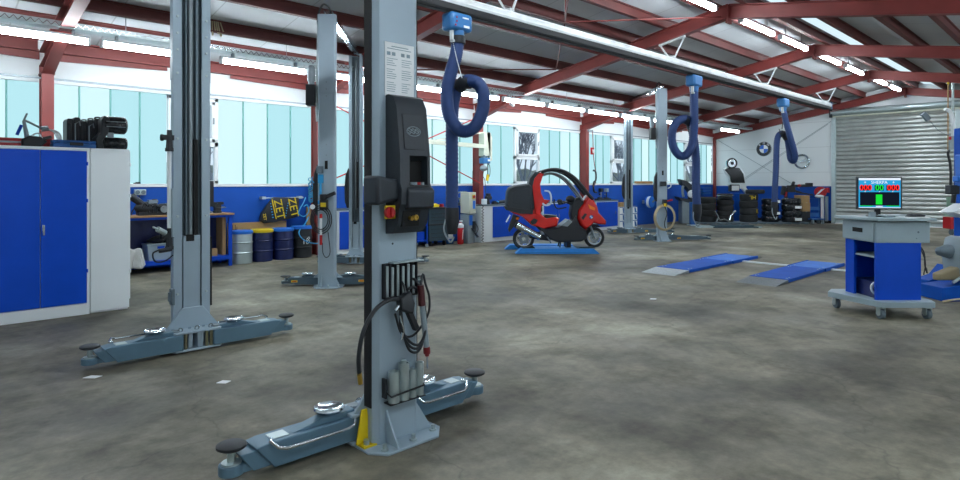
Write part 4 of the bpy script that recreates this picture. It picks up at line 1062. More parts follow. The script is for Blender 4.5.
MB().lathe([(.07, 0), (.078, .02), (.078, .42), (.06, .48), (.03, .5), (.03, .54), (0, .54)], seg=18).build('cylinder', M_redp, t)
MB().lathe([(.079, .4), (.079, .47), (.05, .5), (.03, .52)], seg=18).box(-.02, .06, -.02, .02, .54, .58).build('white_cap', M_cabw, t)
MB().bar((-.012, -.08, .12), (.012, -.081, .36), .003, .035, (0, -1, 0)).build('label', M_paper, t)
t = thing('detergent_box', 'small white and blue container on the floor left of the fire extinguisher', 'container', (9.72, 11.25, 0))
MB().box(0, .18, 0, .2, .0, .12).build('lower', M_caddy, t, bevel=.01); MB().box(0.02, .17, 0.01, .19, .12, .24).cyl((.1, .1, .24), (.1, .1, .27), .03, seg=10).build('upper', M_paper, t, bevel=.01)
# jib crane on the column
t = thing('jib_crane', 'cream wall crane arm bracketed to the red column, blue hoist below', 'crane', (11.03, 11.33, 2.4))
MB().box(-.1, .14, -.1, .1, -.2, .42).prism([(.0, .42), (.14, .42), (.2, .3), (.2, -.3), (.12, -.34), (.1, -.2)], -.1, .1).build('bracket', M_cream, t, bevel=.008)
MB().bar((-.05, -.06, .05), (-2.3, -.5, .05), .08, .1).build('boom', M_cream, t)
MB().bar((-.05, -.06, .42), (-2.0, -.45, .1), .03, .03).build('tie_rod', M_cream, t)
MB().box(-.06, .06, -.06, .06, -.3, -.2).build('pivot', M_lidark, t)
t = thing('chain_hoist', 'blue chain hoist with grey hook block and yellow pendant at the red column', 'hoist', (10.93, 11.22, 2.02))
MB().box(-.15, .12, -.11, .05, -.02, .13).build('body', M_trol, t, bevel=.02)
MB().box(.02, .1, -.115, -.11, .04, .09).build('maker_plate', M_paper, t)
MB().box(-.04, .0, -.03, .0, .13, .2).build('suspension', M_lidark, t)
MB().ball((-.08, -.06, -.14), (.11, .09, .08), 12, 8).cyl((-.08, -.06, -.08), (-.08, -.06, 0), .015, seg=8).build('chain_bag', M_grey, t)
MB().cyl((.03, -.1, -.3), (.0, -.1, -.46), .035, .04, seg=10).build('pendant', M_yel, t)
MB().cyl((.03, -.1, -.3), (.03, -.1, 0), .01, seg=6).tube(spline([(.01, -.1, -.45), (.12, -.08, -.3), (.14, -.06, -.1), (.08, -.05, .0)], 6), .009, 6).tube(spline([(-.1, -.08, -.2), (-.12, -.08, -.35), (-.05, -.08, -.5), (.02, -.06, -1.2)], 6), .008, 6).build('cable', M_blk, t)
# bits on cabinet tops and wall
zt = .95
t = thing('bench_grinder', 'small black machine on the white cabinet beside the red column', 'machine', (10.95, 11.15, zt))
MB().box(-.14, -.05, -.06, .06, 0, .14).build('white_block', M_cabw, t)
MB().cyl((.06, 0, 0), (.06, 0, .12), .05, .03, seg=10).box(-.02, .14, -.05, .05, .12, .2).cyl((-.03, 0, .17), (.15, 0, .17), .05, seg=12).box(.0, .1, -.05, .05, .2, .28).build('body', M_blk, t, bevel=.006)
t = thing('cordless_drill', 'dark cordless tool lying on the white cabinet left of the scooter top box', 'drill', (11.35, 11.12, zt))
MB().cyl((0, 0, .05), (.24, 0, .06), .045, seg=10).bar((.2, 0, .05), (.3, -.0, .03), .06, .06).box(.27, .37, -.04, .04, 0, .06).build('body', M_blk, t, bevel=.006)
MB().cyl((-.05, 0, .05), (0, 0, .05), .03, seg=10).build('chuck', M_cyan, t)
tag(MB().box(0, .16, -.05, .05, 0, .05).box(.02, .1, -.04, .04, .05, .08).build('tool_tray', M_blk, None, (11.12, 11.1, zt)), 'low black tray on the white cabinet, between the machine and the drill', 'tray')
tag(MB().box(0, .7, 0, .16, 0, .05).box(.1, .25, .03, .12, .05, .09).box(.45, .6, .03, .12, .05, .08).build('tool_tray', M_blk, None, (16.1, 11.3, zt)), 'long black tool tray on the cabinet right of the scooter', 'tray')
for i, (px, lab) in enumerate(((601, 'dark wall brush hanging left above the cabinet right of the scooter'), (606.5, 'white-topped wall brush hanging right above the same cabinet'))):
    x, y, z = onY(px, 201, 11.62)
    t = thing('wall_brush', lab, 'brush', (x, 11.62, z), 0, 'brushes on the blue wall')
    MB().cyl((0, 0, 0), (0, 0, .3), .016, seg=8).build('handle', M_steel if i == 0 else M_blk, t)
    MB().box(-.06, .06, -.05, .05, .3, .42).box(-.01, .01, 0, .08, .2, .24).build('head', M_blk if i == 0 else M_grey, t)
# stacked white and blue cartons with a brown one on top
for c in range(3):
    for r_ in range(3):
        x0 = 17.3 + c * .36
        t = thing('oil_carton', 'white and blue carton in the stack behind the far lift, %s row, %s column' % (('bottom', 'middle', 'top')[r_], ('left', 'centre', 'right')[c]), 'carton', (x0, 11.3, r_ * .235), 0, 'white and blue cartons by the blue wall')
        MB().box(0, .35, 0, .3, 0, .23).build('carton', M_paper, t)
        mb = MB(); mb.box(.0, .35, -.003, 0, .205, .23); mb.prism([(.2, .02), (.33, .02), (.25, .19), (.17, .19)], -.003, 0); mb.build('blue_print', M_caddy, t)
tag(MB().box(0, .62, 0, .3, 0, .14).build('carton', M_card, None, (17.35, 11.3, .705)), 'flat brown carton on top of the white and blue cartons', 'carton')
tag(MB().box(0, 1.1, -.05, .04, 0, .08).build('timber', M_wood, None, (18.9, YW + .0, 1.485)), 'brown timber lying on the window sill between the far lift posts', 'timber')
x, y, z = onY(650, 202, 11.4)
t = thing('hose_reel', 'light blue hose reel on the blue wall left of the farthest lift post', 'hose reel', (x, 11.42, z))
MB().lathe([(.05, -.1), (.2, -.1), (.2, -.085), (.14, -.08), (.14, .05), (.2, .06), (.2, .08), (.05, .08)], (0, 0, 0), (0, 1, 0), 20).build('drum', M_lblue, t)
MB().torus((0, -.01, 0), .16, .05, (0, 1, 0), 20, 8).build('hose', M_cabw, t); MB().box(-.05, .05, .08, .27, -.06, .06).bar((0, -.12, 0), (.26, -.12, .12), .03, .05).build('bracket', M_steel, t)
# column fittings beside the scooter
x, y, z = onY(587, 165, 11.4)
t = thing('cable_pendant', 'red-labelled pendant with black cable on the red column above the scooter', 'pendant', (15.7, 11.36, 1.5))
MB().box(.04, .16, -.06, .0, .9, 1.12).build('red_box', M_redp, t); MB().box(.06, .14, -.064, -.06, .95, 1.06).build('label', M_paper, t)
MB().tube(spline([(.1, -.04, 1.65), (.1, -.06, 1.2), (.1, -.06, .95), (.14, -.1, .5), (.2, -.12, .2), (.12, -.12, -.02), (.0, -.14, -.1)], 6), .012, 6).build('cable', M_red, t)
MB().tube(spline([(.1, -.06, .4), (.18, -.1, .35), (.16, -.12, .1), (.05, -.12, .0), (.06, -.12, -.25), (.2, -.12, -.3)], 6), .03, 8).build('hose', M_blk, t)
MB().box(-.1, .12, -.05, .0, 1.62, 1.68).build('clip', M_steel, t)

# ---- scooter lift: two light blue strips
VS = 13.35
so = onD(552, 250, 12.75)
t = thing('scooter_lift', 'light blue low platform lift carrying the red scooter', 'lift', (so[0], so[1], 0), RV)
mpx = 12.75 / F
def sx(px): return (px - 552) * mpx
for y0, y1, a, b in ((0, .3, 521, 600), (.85, 1.15, 512, 585)):
    MB().prism([(sx(a) - .12, .005), (sx(b) + .0, .005), (sx(b) - .12, .11), (sx(a), .11)], y0, y1).build('platform', M_sblue, t, bevel=.006)
    mb = MB(); mb.box(sx(a) + .08, sx(b) - .3, y0 - .004, y0, .03, .035); mb.build('seam', M_caddy, t)
MB().box(sx(530), sx(585), .3, .85, .02, .09).build('cross_plate', M_sblue, t)
mb = MB(); mb.prism([(sx(523), .11), (sx(536), .11), (sx(533), .17), (sx(527), .13)], .1, .75); mb.build('wheel_chock', M_blk, t)
MB().prism([(sx(578), .11), (sx(597), .11), (sx(594), .135), (sx(581), .135)], .1, .75).build('wheel_plate', M_blk, t)
MB().box(sx(569), sx(573), .3, .8, .08, .25).build('support', M_blk, t)

# ---- the red roofed scooter, drawn side-on in its own plane (x forward, z up)
K = 13.1 / F
ss = onD(524, 250, 13.1)
zb = .11
sc = thing('scooter', 'red and black roofed scooter with black top box on the blue lift', 'scooter', (ss[0], ss[1], 0), RV)
def S(px, py): return ((px - 524) * K, H + (HY - py) * K)
def poly_(*p): return [S(*q) for q in p]
def wheel(px, py, r, spokes):
    cx, cz = S(px, py)
    w = MB().lathe([(r * .7, -.055), (r * .88, -.06), (r * .98, -.035), (r, 0), (r * .98, .035), (r * .88, .06), (r * .7, .055)], (cx, 0, cz), (0, 1, 0), 32, closed=True).build('wheel', M_tyre, sc)
    mb = MB().lathe([(r * .58, -.05), (r * .73, -.052), (r * .73, .052), (r * .58, .05)], (cx, 0, cz), (0, 1, 0), 32, closed=True)
    mb.cyl((cx, -.055, cz), (cx, .055, cz), r * .16, seg=14)
    for k in range(spokes):
        a = 2 * PI * k / spokes + .5
        for dd in (-.1, .1): mb.bar((cx + math.cos(a + dd) * r * .1, 0, cz + math.sin(a + dd) * r * .1), (cx + math.cos(a + dd * .5) * r * .68, 0, cz + math.sin(a + dd * .5) * r * .68), .06, .025, (0, 1, 0))
    mb.build('rim', M_chr, w)
    MB().lathe([(r * .2, -.062), (r * .45, -.062), (r * .45, -.056), (r * .2, -.056)], (cx, 0, cz), (0, 1, 0), 24, closed=True).build('brake_disc', M_steel, w)
wheel(594, 237.3, .222, 3); wheel(523.5, 238.6, .235, 5)
# rear body and side panel
MB().bulge(poly_((506, 209), (512, 213), (521, 216), (531, 225), (543, 229), (556, 226), (559, 218), (556, 216.5), (546, 218), (540, 213), (535, 205), (530, 211), (518, 211)), .25, .86).build('rear_body', M_scred, sc, bevel=.01)
# red roof pillar
MB().bulge(poly_((531, 186), (533, 178), (538, 172.5), (544, 171.2), (541.5, 176), (539, 184), (540, 193), (543, 199.5), (549, 200), (546, 203.5), (540, 206), (539, 216), (534, 214), (533, 204)), .27, .95, .7).build('rear_pillar', M_scred, sc, bevel=.012)
MB().bulge(poly_((526, 190), (529, 178), (534, 172), (538, 171.5), (534, 178), (532, 188), (533, 210), (529, 210)), .26, .95, .8).build('backrest_shell', M_char, sc, bevel=.012)
# top box
tb = MB().bulge(poly_((508, 187.5), (514, 185), (529, 183.3), (531.5, 186), (532, 200), (531.5, 213), (520, 212.5), (508, 210), (505, 205), (506, 192)), .3, .88).build('top_box', M_char, sc, bevel=.015)
MB().bulge(poly_((504, 206), (532, 209.5), (531.5, 213.5), (519, 213), (505.5, 209.5)), .315, .97, .9).build('box_rim', M_blk, tb, bevel=.006)
MB().bulge(poly_((511, 192), (527, 187), (530, 190), (530, 206), (512, 203.5)), .306, .92, .9).build('side_bulge', M_char, tb, bevel=.01)
# roof tubes: two side rails and cross members, dark roof skin
for yy in (-.27, .27):
    pts = [(*S(px, py), 0) for px, py in ((540, 172.5), (548, 170.2), (556, 170), (565, 173), (573, 178.5), (580, 186), (587, 195), (591, 199))]
    MB().tube(spline([(p[0], yy * (1 - .08 * i / 7), p[1]) for i, p in enumerate(pts)], 6), .038, 8).build('roof_rail', M_blk, sc)
    pts = [S(px, py) for px, py in ((542, 175.5), (549, 173.5), (556, 174.5), (564, 179), (571, 186), (577, 194), (581, 200))]
    MB().tube(spline([(p[0], yy * .78, p[1]) for p in pts], 6), .024, 8).build('inner_rail', M_steel, sc)
def skin(pp, wy, name, m, th=.015):
    mb = MB()
    rows = [[mb.bm.verts.new((x, yy, z)) for yy in (-wy, -wy * .4, wy * .4, wy)] for x, z in [S(*q) for q in pp]]
    mb._mark([mb.bm.faces.new((rows[i][j], rows[i][j + 1], rows[i + 1][j + 1], rows[i + 1][j])) for i in range(len(rows) - 1) for j in range(3)])
    o = mb.build(name, m, sc); s_ = o.modifiers.new('thick', 'SOLIDIFY'); s_.thickness = th
    return o
skin([(537, 173), (544, 170.8), (551, 169.6), (558, 170.2), (565, 173)], .25, 'roof_skin', M_blk)
skin([(565, 173), (571, 177), (577, 182.5), (583, 189.5), (588, 196)], .23, 'windscreen', M_glass, .006)
mb = MB(); a, b = S(566, 181), S(580, 197)
mb.bar((a[0], -.1, a[1]), (b[0], -.05, b[1]), .02, .02); mb.build('wiper', M_blk, sc)
# nose
ns = MB().bulge(poly_((586, 194), (592, 199), (596, 206), (597, 212), (601, 216), (605, 220.5), (604.5, 224.5), (598, 224), (592, 222.5), (589, 226), (584, 229), (579, 225), (575.5, 217), (577, 209), (582, 203)), .26, .82, .5).build('nose_fairing', M_scred, sc, bevel=.012)
cx, cz = S(590, 206.5)
MB().bulge(poly_((585.5, 203.5), (593, 207.5), (592.5, 210), (587.5, 208.5)), .268, .96, .96).build('indicator', M_org, ns)
MB().bulge(poly_((579, 217), (583, 212.5), (585, 213.5), (581.5, 219.5)), .262, .97, .97).build('air_slot', M_blk, ns)
cx, cz = S(589, 216.3)
for mi, q in ((M_bmwb, 0), (M_paper, 1)):
    mb = MB()
    for h_ in (0, 1):
        a0 = q * PI / 2 + h_ * PI
        pp = [(cx, cz)] + [(cx + .034 * math.cos(a0 + i * PI / 16), cz + .034 * math.sin(a0 + i * PI / 16)) for i in range(9)]
        mb.prism(pp, -.272, -.235)
    mb.build('emblem_quarter', mi, ns)
MB().torus((cx, -.268, cz), .037, .006, (0, 1, 0), 20, 6).build('emblem_ring', M_blk, ns)
# footwell, leg shield, seat
MB().bulge(poly_((533, 224), (546, 229), (557, 227), (563, 222), (572, 219), (575, 214), (579, 226), (585, 230), (586, 238), (580, 241), (568, 241.5), (556, 241.5), (547, 238), (540, 231)), .24, .9).build('footwell', M_blk, sc, bevel=.012)
MB().bulge(poly_((571, 203), (575, 198), (580, 197), (583, 202), (577, 210), (576, 220), (571, 222), (569, 214)), .2, .85).build('dashboard', M_blk, sc, bevel=.01)
MB().bulge(poly_((541, 217), (545, 214), (555, 215), (559, 218.5), (554, 219.5), (545, 220)), .17, .9).build('seat', M_blk, sc, bevel=.012)
MB().bulge(poly_((559, 225), (567, 219), (571, 221), (566, 226)), .245, .95, .9).build('foot_trim', M_steel, sc, bevel=.005)
MB().bulge(poly_((536, 196), (541, 196), (542, 211), (538, 216), (535, 212)), .14, .9).build('backrest', M_blk, sc, bevel=.01)
# arm rest loop
for yy in (-.28,):
    MB().tube(spline([(S(px, py)[0], yy, S(px, py)[1]) for px, py in ((541, 203), (545, 205), (549, 203), (549.5, 196), (547.5, 191.5), (543, 190.5))], 6), .018, 8).build('shoulder_bar', M_cabw, sc)
# handlebar, mirror, grips
a = S(566, 203)
mb = MB(); mb.tube(spline([(S(572, 205)[0], 0, S(572, 205)[1]), (a[0], -.2, a[1] + .02), (S(560, 203)[0], -.34, S(560, 203)[1])], 6), .018, 8)
mb.tube(spline([(S(572, 205)[0], 0, S(572, 205)[1]), (a[0], .2, a[1] + .02), (S(560, 203)[0], .34, S(560, 203)[1])], 6), .018, 8)
mb.cyl((S(560, 203)[0], -.25, S(560, 203)[1]), (S(557, 203)[0], -.36, S(557, 203)[1]), .03, seg=8)
mb.ball((S(558, 201)[0], -.3, S(558, 201)[1]), (.06, .05, .05)); mb.ball((S(570, 199)[0], -.05, S(570, 199)[1]), (.1, .15, .08))
mb.tube(spline([(S(565, 207)[0], -.2, S(565, 207)[1]), (S(556, 208)[0], -.25, S(556, 208)[1]), (S(552.5, 203)[0], -.28, S(552.5, 203)[1]), (S(553, 199)[0], -.28, S(553, 199)[1])], 6), .014, 7)
mb.build('handlebar', M_blk, sc)
# muffler and drive
a, b = S(516, 224), S(539, 236.5)
MB().cyl((a[0], -.24, a[1]), (b[0], -.22, b[1]), .08, .07, seg=18).build('muffler', M_chr, sc)
MB().cyl((a[0] - .03, -.24, a[1] + .015), (a[0], -.24, a[1]), .062, .08, seg=18).build('muffler_tip', M_blk, sc)
a = S(529, 236); b = S(550, 238)
MB().bulge([(a[0], a[1] - .04), (b[0], b[1] - .06), (b[0] + .05, b[1] + .06), (b[0] - .15, b[1] + .14), (a[0], a[1] + .07)], .14, .85).build('engine_case', M_blk, sc, bevel=.01)
MB().ball((S(543, 231)[0], -.18, S(543, 231)[1]), (.09, .05, .07)).cyl((*S(546, 236)[:1], -.22, S(546, 236)[1]), (S(550, 242)[0], -.22, S(550, 242)[1]), .014, seg=8).build('engine_detail', M_steel, sc)
# rear mudguard and plate
MB().bulge(poly_((513, 214), (520, 217), (514, 226), (509, 232), (508, 229)), .12, .9).build('mudguard', M_blk, sc, bevel=.006)
a, b = S(511, 215), S(507.5, 222)
MB().bar((a[0] - .02, 0, a[1]), (b[0] - .03, 0, b[1]), .26, .012, (-1, 0, .4)).build('number_plate', M_paper, sc)
MB().ball((S(517, 218)[0], -.2, S(517, 218)[1]), (.035, .03, .03)).build('rear_indicator', M_org, sc)
# fork
a, b = S(589, 224), S(594, 237.3)
for yy in (-.085, .085): MB().cyl((a[0], yy, a[1]), (b[0], yy, b[1]), .025, seg=10).build('fork_leg', M_steel, sc)
MB().bulge(poly_((584, 228), (590, 224), (597, 224), (601, 227), (596, 227), (588, 229)), .08, .9).build('front_mudguard', M_blk, sc)
cx, cz = S(541, 217)
MB().bulge(poly_((529, 221), (533, 217.5), (537, 219), (535, 223), (531, 224)), .253, .95, .95).build('red_side_mark', M_blk, sc)
# side and centre stand reach the platform
a, b = S(560, 240), S(559, 246.5)
MB().cyl((a[0], -.1, a[1]), (b[0], -.14, zb + .01), .016, seg=8).cyl((a[0], .1, a[1]), (b[0], .14, zb + .01), .016, seg=8).build('centre_stand', M_blk, sc)

# ---- brake tester plates in the floor
def plate(x0, x1, y0, y1, front, lab):
    t = thing('brake_plate', lab, 'drive-on plate', (x0, y0, 0), 0, 'drive-on plates on the floor')
    L = x1 - x0; w = y1 - y0
    MB().prism([(0, 0.002), (.5, 0.002), (.5, .045), (.45, .045)], 0, w).build('entry_ramp', front, t)
    MB().box(.5, 2.15, 0, w, .002, .05).build('deck', M_rampb, t, bevel=.003)
    MB().box(2.17, L - .35, 0, w, .002, .05).build('rear_deck', M_rampl, t, bevel=.003)
    MB().box(2.17, L - .3, -.02, 0, .002, .055).build('side_rail', M_rampb, t); MB().box(2.17, L - .3, w, w + .02, .002, .055).build('side_rail', M_rampb, t)
    MB().prism([(L - .35, .002), (L, .002), (L - .33, .045), (L - .35, .045)], 0, w).build('exit_ramp', M_tread, t)
    mb = MB()
    for x in (.6, .7, 2.0, 2.1, 2.3, L - .5):
        for y in (.06, w - .06): mb.cyl((x, y, .05), (x, y, .056), .012, seg=8)
    mb.build('bolt', M_zinc, t)
    return t
plate(9.0, 12.6, 4.86, 5.46, P('galvanised_tread', '#a5adb0', .35, .6, .3, 50, .4), 'blue drive-on plate on the floor nearer the scooter')
plate(9.12, 12.62, 3.34, 3.92, M_tread, 'blue drive-on plate on the floor beside the monitor cart')
t = thing('cable_cover', 'thin white cable cover strip joining the two blue floor plates', 'cable cover', (11.55, 2.1, 0))
MB().box(0, .09, 1.925, 2.755, .001, .022).build('strip', M_cabw, t); MB().box(0, .09, -.6, 1.235, .001, .022).build('strip', M_cabw, t)

# ---- monitor cart
ct0 = onF(876, 306)
co = onD(876, 300, 6.72)
t = thing('monitor_cart', 'grey and blue computer cart on castors with the lit monitor', 'cart', (co[0], co[1], 0), RV)
k = 6.72 / F
bw, bd = .52, .56           # body width, depth: origin is the front left corner of the blue body
MB().box(-.06, bw - .02, -.05, bd + .0, .0 + .85, 1.0).build('drawer_case', M_cart, t, bevel=.004) if False else None
def cz(py, v=6.72): return H + (HY - py) * v / F
z1, z2 = cz(243), cz(222)
MB().box(-.0, .6, 0, .6, z1, z2).build('drawer_case', M_cart, t, bevel=.004)
d = MB().box(-.012, 0, .03, .6, z1 + .01, z2 - .01).build('drawer_front', M_cart, t, bevel=.003)
MB().box(-.016, -.01, .22, .4, z1 + .1, z1 + .15).build('drawer_pull', M_dark, d)
MB().prism([(-.13, .45), (-.03, -.07), (.63, -.07), (.63, .62), (-.1, .62)], z2 + .012, z2 + .045, 'xy').build('worktop', M_cart, t, bevel=.005)
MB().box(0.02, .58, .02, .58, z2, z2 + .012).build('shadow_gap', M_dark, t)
zp0, zp1 = cz(300), cz(293)
MB().box(-.0, .5, 0.0, .03, .2, z1).build('front_panel', M_blue, t)
MB().box(.47, .5, 0.03, .56, .2, z1).build('side_panel', M_blue, t); MB().box(0, .47, .53, .56, .2, z1).build('back_panel', M_blue, t)
MB().box(0, .03, .4, .53, .2, z1).build('left_stile', M_blue, t)
MB().box(.02, .47, .03, .53, .66, .68).build('shelf', M_cart, t); MB().box(.06, .46, .1, .5, .2, .38).build('inner_case', M_dblue, t)
MB().torus((.08, .08, .32), .07, .012, (.5, 1, 0), 18, 6).torus((.09, .1, .3), .06, .012, (.6, 1, .1), 18, 6).build('white_cable', M_cabw, t)
MB().prism([(-.22, .55), (-.02, -.12), (.57, -.12), (.62, .0), (.62, .72), (-.08, .72)], .135, .2, 'xy').build('base', M_cart, t, bevel=.006)
for x, y in ((.02, -.05), (.53, -.05), (-.12, .54), (.54, .64)):
    w_ = MB(); w_.cyl((x - .02, y, .058), (x + .02, y, .058), .056, seg=20)
    w_ = w_.build('castor', M_lidark, t)
    MB().box(x - .034, x - .024, y - .03, y + .03, .05, .13).box(x + .024, x + .034, y - .03, y + .03, .05, .13).box(x - .034, x + .034, y - .035, y + .035, .12, .136).build('fork', M_zinc, w_)
    MB().cyl((x - .036, y, .058), (x + .036, y, .058), .02, seg=10).build('hub', M_zinc, w_)
MB().tube(spline([(.52, .1, z1), (.53, .0, z1 - .1), (.53, -.02, z1 - .25), (.56, -.01, z1 - .33), (.58, .03, z1 - .28)], 6), .008, 6).tube(spline([(.51, .05, z1 - .02), (.525, -.03, z1 - .2), (.515, -.02, z1 - .35)], 6), .006, 6).build('loose_cable', M_blk, t)
MB().cyl((.47, -.002, z1 + .12), (.47, .004, z1 + .12), .012, seg=10).cyl((.45, -.002, z1 + .05), (.45, .004, z1 + .05), .006, seg=8).build('screw', M_lidark, t)
zt2 = z2 + .045
# monitor
mo = onD(879, 215, 7.0)
m = thing('monitor', 'flat black monitor showing red and green zeros on the computer cart', 'monitor', (mo[0], mo[1], zt2), RV - R(10))
k = 7.0 / F
def mx_(px): return (px - 879) * k
def mz(py): return H + (HY - py) * k - zt2
zl, zh = mz(209.5), mz(177)
MB().box(mx_(858.5), mx_(899.5), -.01, .03, zl, zh).build('case', M_blk, m, bevel=.004)
MB().box(-.03, .03, .03, .05, .0, zl + .1).build('stand', M_blk, m); MB().lathe([(.12, 0), (.12, .01), (.03, .02), (0, .02)], (0, .03, 0)).build('foot', M_blk, m)
s_ = MB().box(mx_(860), mx_(898), -.014, -.01, zl + .018, zh - .012).build('screen', E_cy, m)
W_ = mx_(898) - mx_(860); x0 = mx_(860); zb_, zt_ = zl + .018, zh - .012; hh = zt_ - zb_
def scr(a, b, c, d, mat, name='screen_field', y=-.016): MB().box(x0 + a * W_, x0 + b * W_, y, y + .002, zb_ + c * hh, zb_ + d * hh).build(name, mat, s_)
scr(0, 1, .93, 1, E_wh, 'title_bar'); scr(.0, 1, .0, .02, E_wh, 'task_bar')
scr(.03, .29, .58, .76, E_bk); scr(.38, .6, .58, .76, E_bk); scr(.66, .97, .58, .76, E_bk)
scr(.03, .97, .08, .53, E_bk); scr(.41, .56, .12, .45, E_gr, 'green_bar', -.018)
scr(.03, .33, .06, .085, E_gr); scr(.66, .97, .06, .085, E_gr); scr(.41, .57, .04, .07, E_wh)
for tx, a, mat, s in (('000', .16, E_rd, .088), ('00', .49, E_gr, .088), ('000', .82, E_rd, .088), ):
    o = text(tx, s, mat, 'digits', s_, (x0 + a * W_, -.0175, zb_ + .67 * hh), UP, .0005); o.scale = (1.0, 1.1, 1)
    o2 = text(tx, s, mat, 'digits', s_, (x0 + a * W_ + .004, -.0172, zb_ + .67 * hh), UP, .0005); o2.scale = o.scale
text('SHERPA', .05, E_wh, 'title_text', s_, (x0 + .49 * W_, -.0175, zb_ + .85 * hh), UP, .0005)
for a in (.15, .83): text('+', .05, E_wh, 'title_mark', s_, (x0 + a * W_, -.0175, zb_ + .85 * hh), UP, .0005)
for a in (.14, .49, .8): scr(a, a + .02, .535, .56, E_wh, 'tick', -.0175)
# things on the cart top
c0 = onD(893, 217, 6.95)
mb = MB(); mb.box(-.16, .14, -.06, .06, 0, .02)
kb = thing('keyboard', 'light keyboard lying half behind the monitor foot on the cart', 'keyboard', (c0[0], c0[1], zt2), RV + .2)
mb.build('case', M_grey, kb, bevel=.004)
mb = MB()
for i in range(11):
    for j in range(4): mb.box(-.15 + i * .026, -.128 + i * .026, -.05 + j * .026, -.03 + j * .026, .02, .026)
mb.build('keys', M_cabw, kb)
c1 = onD(915, 217, 6.75)
pp = thing('remote_control', 'black handset lying on papers at the right of the cart top', 'handset', (c1[0], c1[1], zt2 + .012), RV)
MB().bulge([(-.1, 0), (.09, 0), (.1, .02), (.04, .035), (-.06, .03)], .04, .85).build('case', M_blk, pp, bevel=.005)
tag(MB().box(-.15, .1, -.1, .1, 0, .012).build('paper_pad', M_paper, None, (c1[0], c1[1], zt2), RV - .1), 'white paper pad under the black handset on the cart', 'paper')
c2_ = onD(872, 217, 6.9)
tag(MB().box(-.03, .03, -.02, .02, 0, .06).build('small_box', M_grey, None, (c2_[0], c2_[1] , zt2), RV), 'small pale box left of the monitor foot on the cart', 'box')
# ================================================================== far end
VT = 22.4
KT = VT / F
def at(px, v=VT): p = onD(px, HY, v); return (p[0], p[1])
a = at(746.5, 22.4)
t = thing('tyre_platform', 'long low board on the floor carrying all the tyre stacks', 'platform', (a[0], a[1], 0), RV)
LW = (803 - 690) * KT / 2
MB().box(-LW, LW, -.45, .5, .03, .07).build('deck', M_lidark, t)
mb = MB()
for i in range(14): mb.box(-LW + .05 + i * (2 * LW - .2) / 13, -LW + .15 + i * (2 * LW - .2) / 13, -.44, .49, 0, .03)
mb.build('batten', M_lidark, t)
def tyre_bm(r, h):
    return MB().lathe([(r * .6, .01), (r * .66, 0), (r * .9, .0), (r * .985, .03), (r, h * .3), (r, h * .7), (r * .985, h - .03), (r * .9, h), (r * .66, h), (r * .6, h - .01)], seg=28, closed=True)
def stack(px, n, r, h, labs, grp, mat, v=VT, z=.07, label=False, dy=0):
    for i in range(n):
        a = at(px + (i % 2) * .3, v + dy)
        o = tyre_bm(r, h).build('tyre', mat, None, (a[0], a[1], z + i * (h + .004)), RV)
        tag(o, labs[i], 'tyre', grp)
        if label and i in label:
            MB().box(-.02, .22, -r - .006, -r * .96, h * .3, h * .75).build('paper_label', M_paper, o)
        yield o
nm = ['bottom', 'second', 'third', 'top']
list(stack(706, 4, .35, .225, ['%s tyre of the stack just right of the middle hose end' % n for n in nm], 'bare tyre stack by the middle hose', M_tyre))
list(stack(725, 4, .3, .2, ['%s tyre of the stack with chrome rim parts in front' % n for n in nm], 'tyre stack behind the rim parts', M_tyre))
sk3 = list(stack(748.5, 4, .32, .255, ['bottom tyre of the yellow-chalked stack', 'second tyre of the chalked stack, with a yellow K', 'third tyre of the yellow-chalked stack', 'top tyre of the chalked stack, with yellow HL'], 'tyre stack with yellow chalk', M_tyre))
text('HL', .2, M_yel, 'chalk_mark', sk3[3], (.0, -.324, .13), (PI / 2, PI, 0))
text('K', .2, M_yel, 'chalk_mark', sk3[1], (.19, -.27, .13), (PI / 2, 0, R(40)))
list(stack(770, 4, .3, .21, ['%s film-wrapped tyre of the stack under the farthest hose' % n for n in nm], 'wrapped tyre stack under the farthest hose', M_wrap, label=(1, 3)))
list(stack(791, 4, .33, .215, ['%s film-wrapped tyre of the rightmost stack' % n for n in nm], 'rightmost wrapped tyre stack', M_wrap, v=22.2, label=(0, 2)))
a = at(762, 22.95)
# loose tyres lying on top behind the chalked stack
for i in range(1):
    a = at(755, 22.35)
    o = tyre_bm(.33, .15).build('tyre', M_tyre, None, (a[0], a[1], .07 + 4 * .259), RV)
    tag(o, 'slim tyre lying on top of the yellow-chalked stack', 'tyre')
a = at(725, VT)
t = thing('car_wheel', 'shiny wheel with film lying on the second tyre stack', 'wheel', (a[0], a[1], .07 + 4 * .204), RV)
MB().lathe([(.1, 0), (.24, 0), (.28, .04), (.24, .12), (.28, .2), (.24, .22), (.2, .14), (.08, .12)], seg=24, closed=True).build('rim', M_blk, t)
MB().torus((0, 0, .14), .285, .02, seg=24, ms=6).build('bright_edge', M_chr, t)
a = at(725, 21.95)
t = thing('rim_parts', 'bent chrome bars leaning in front of the second tyre stack', 'metal parts', (a[0], a[1], .07), RV)
MB().tube(spline([(-.38, 0, .42), (-.3, 0, .3), (-.2, -.02, .1), (-.02, 0, .12), (.15, -.02, .05), (.22, 0, .25), (.38, 0, .42)], 6), .03, 8).build('bent_bar', M_chr, t)
MB().tube(spline([(-.3, 0, .02), (-.25, .03, .2), (-.35, .05, .42)], 6), .022, 8).tube(spline([(.15, 0, .02), (.18, 0, .2), (.3, .02, .32)], 6), .022, 8).build('side_bar', M_steel, t)
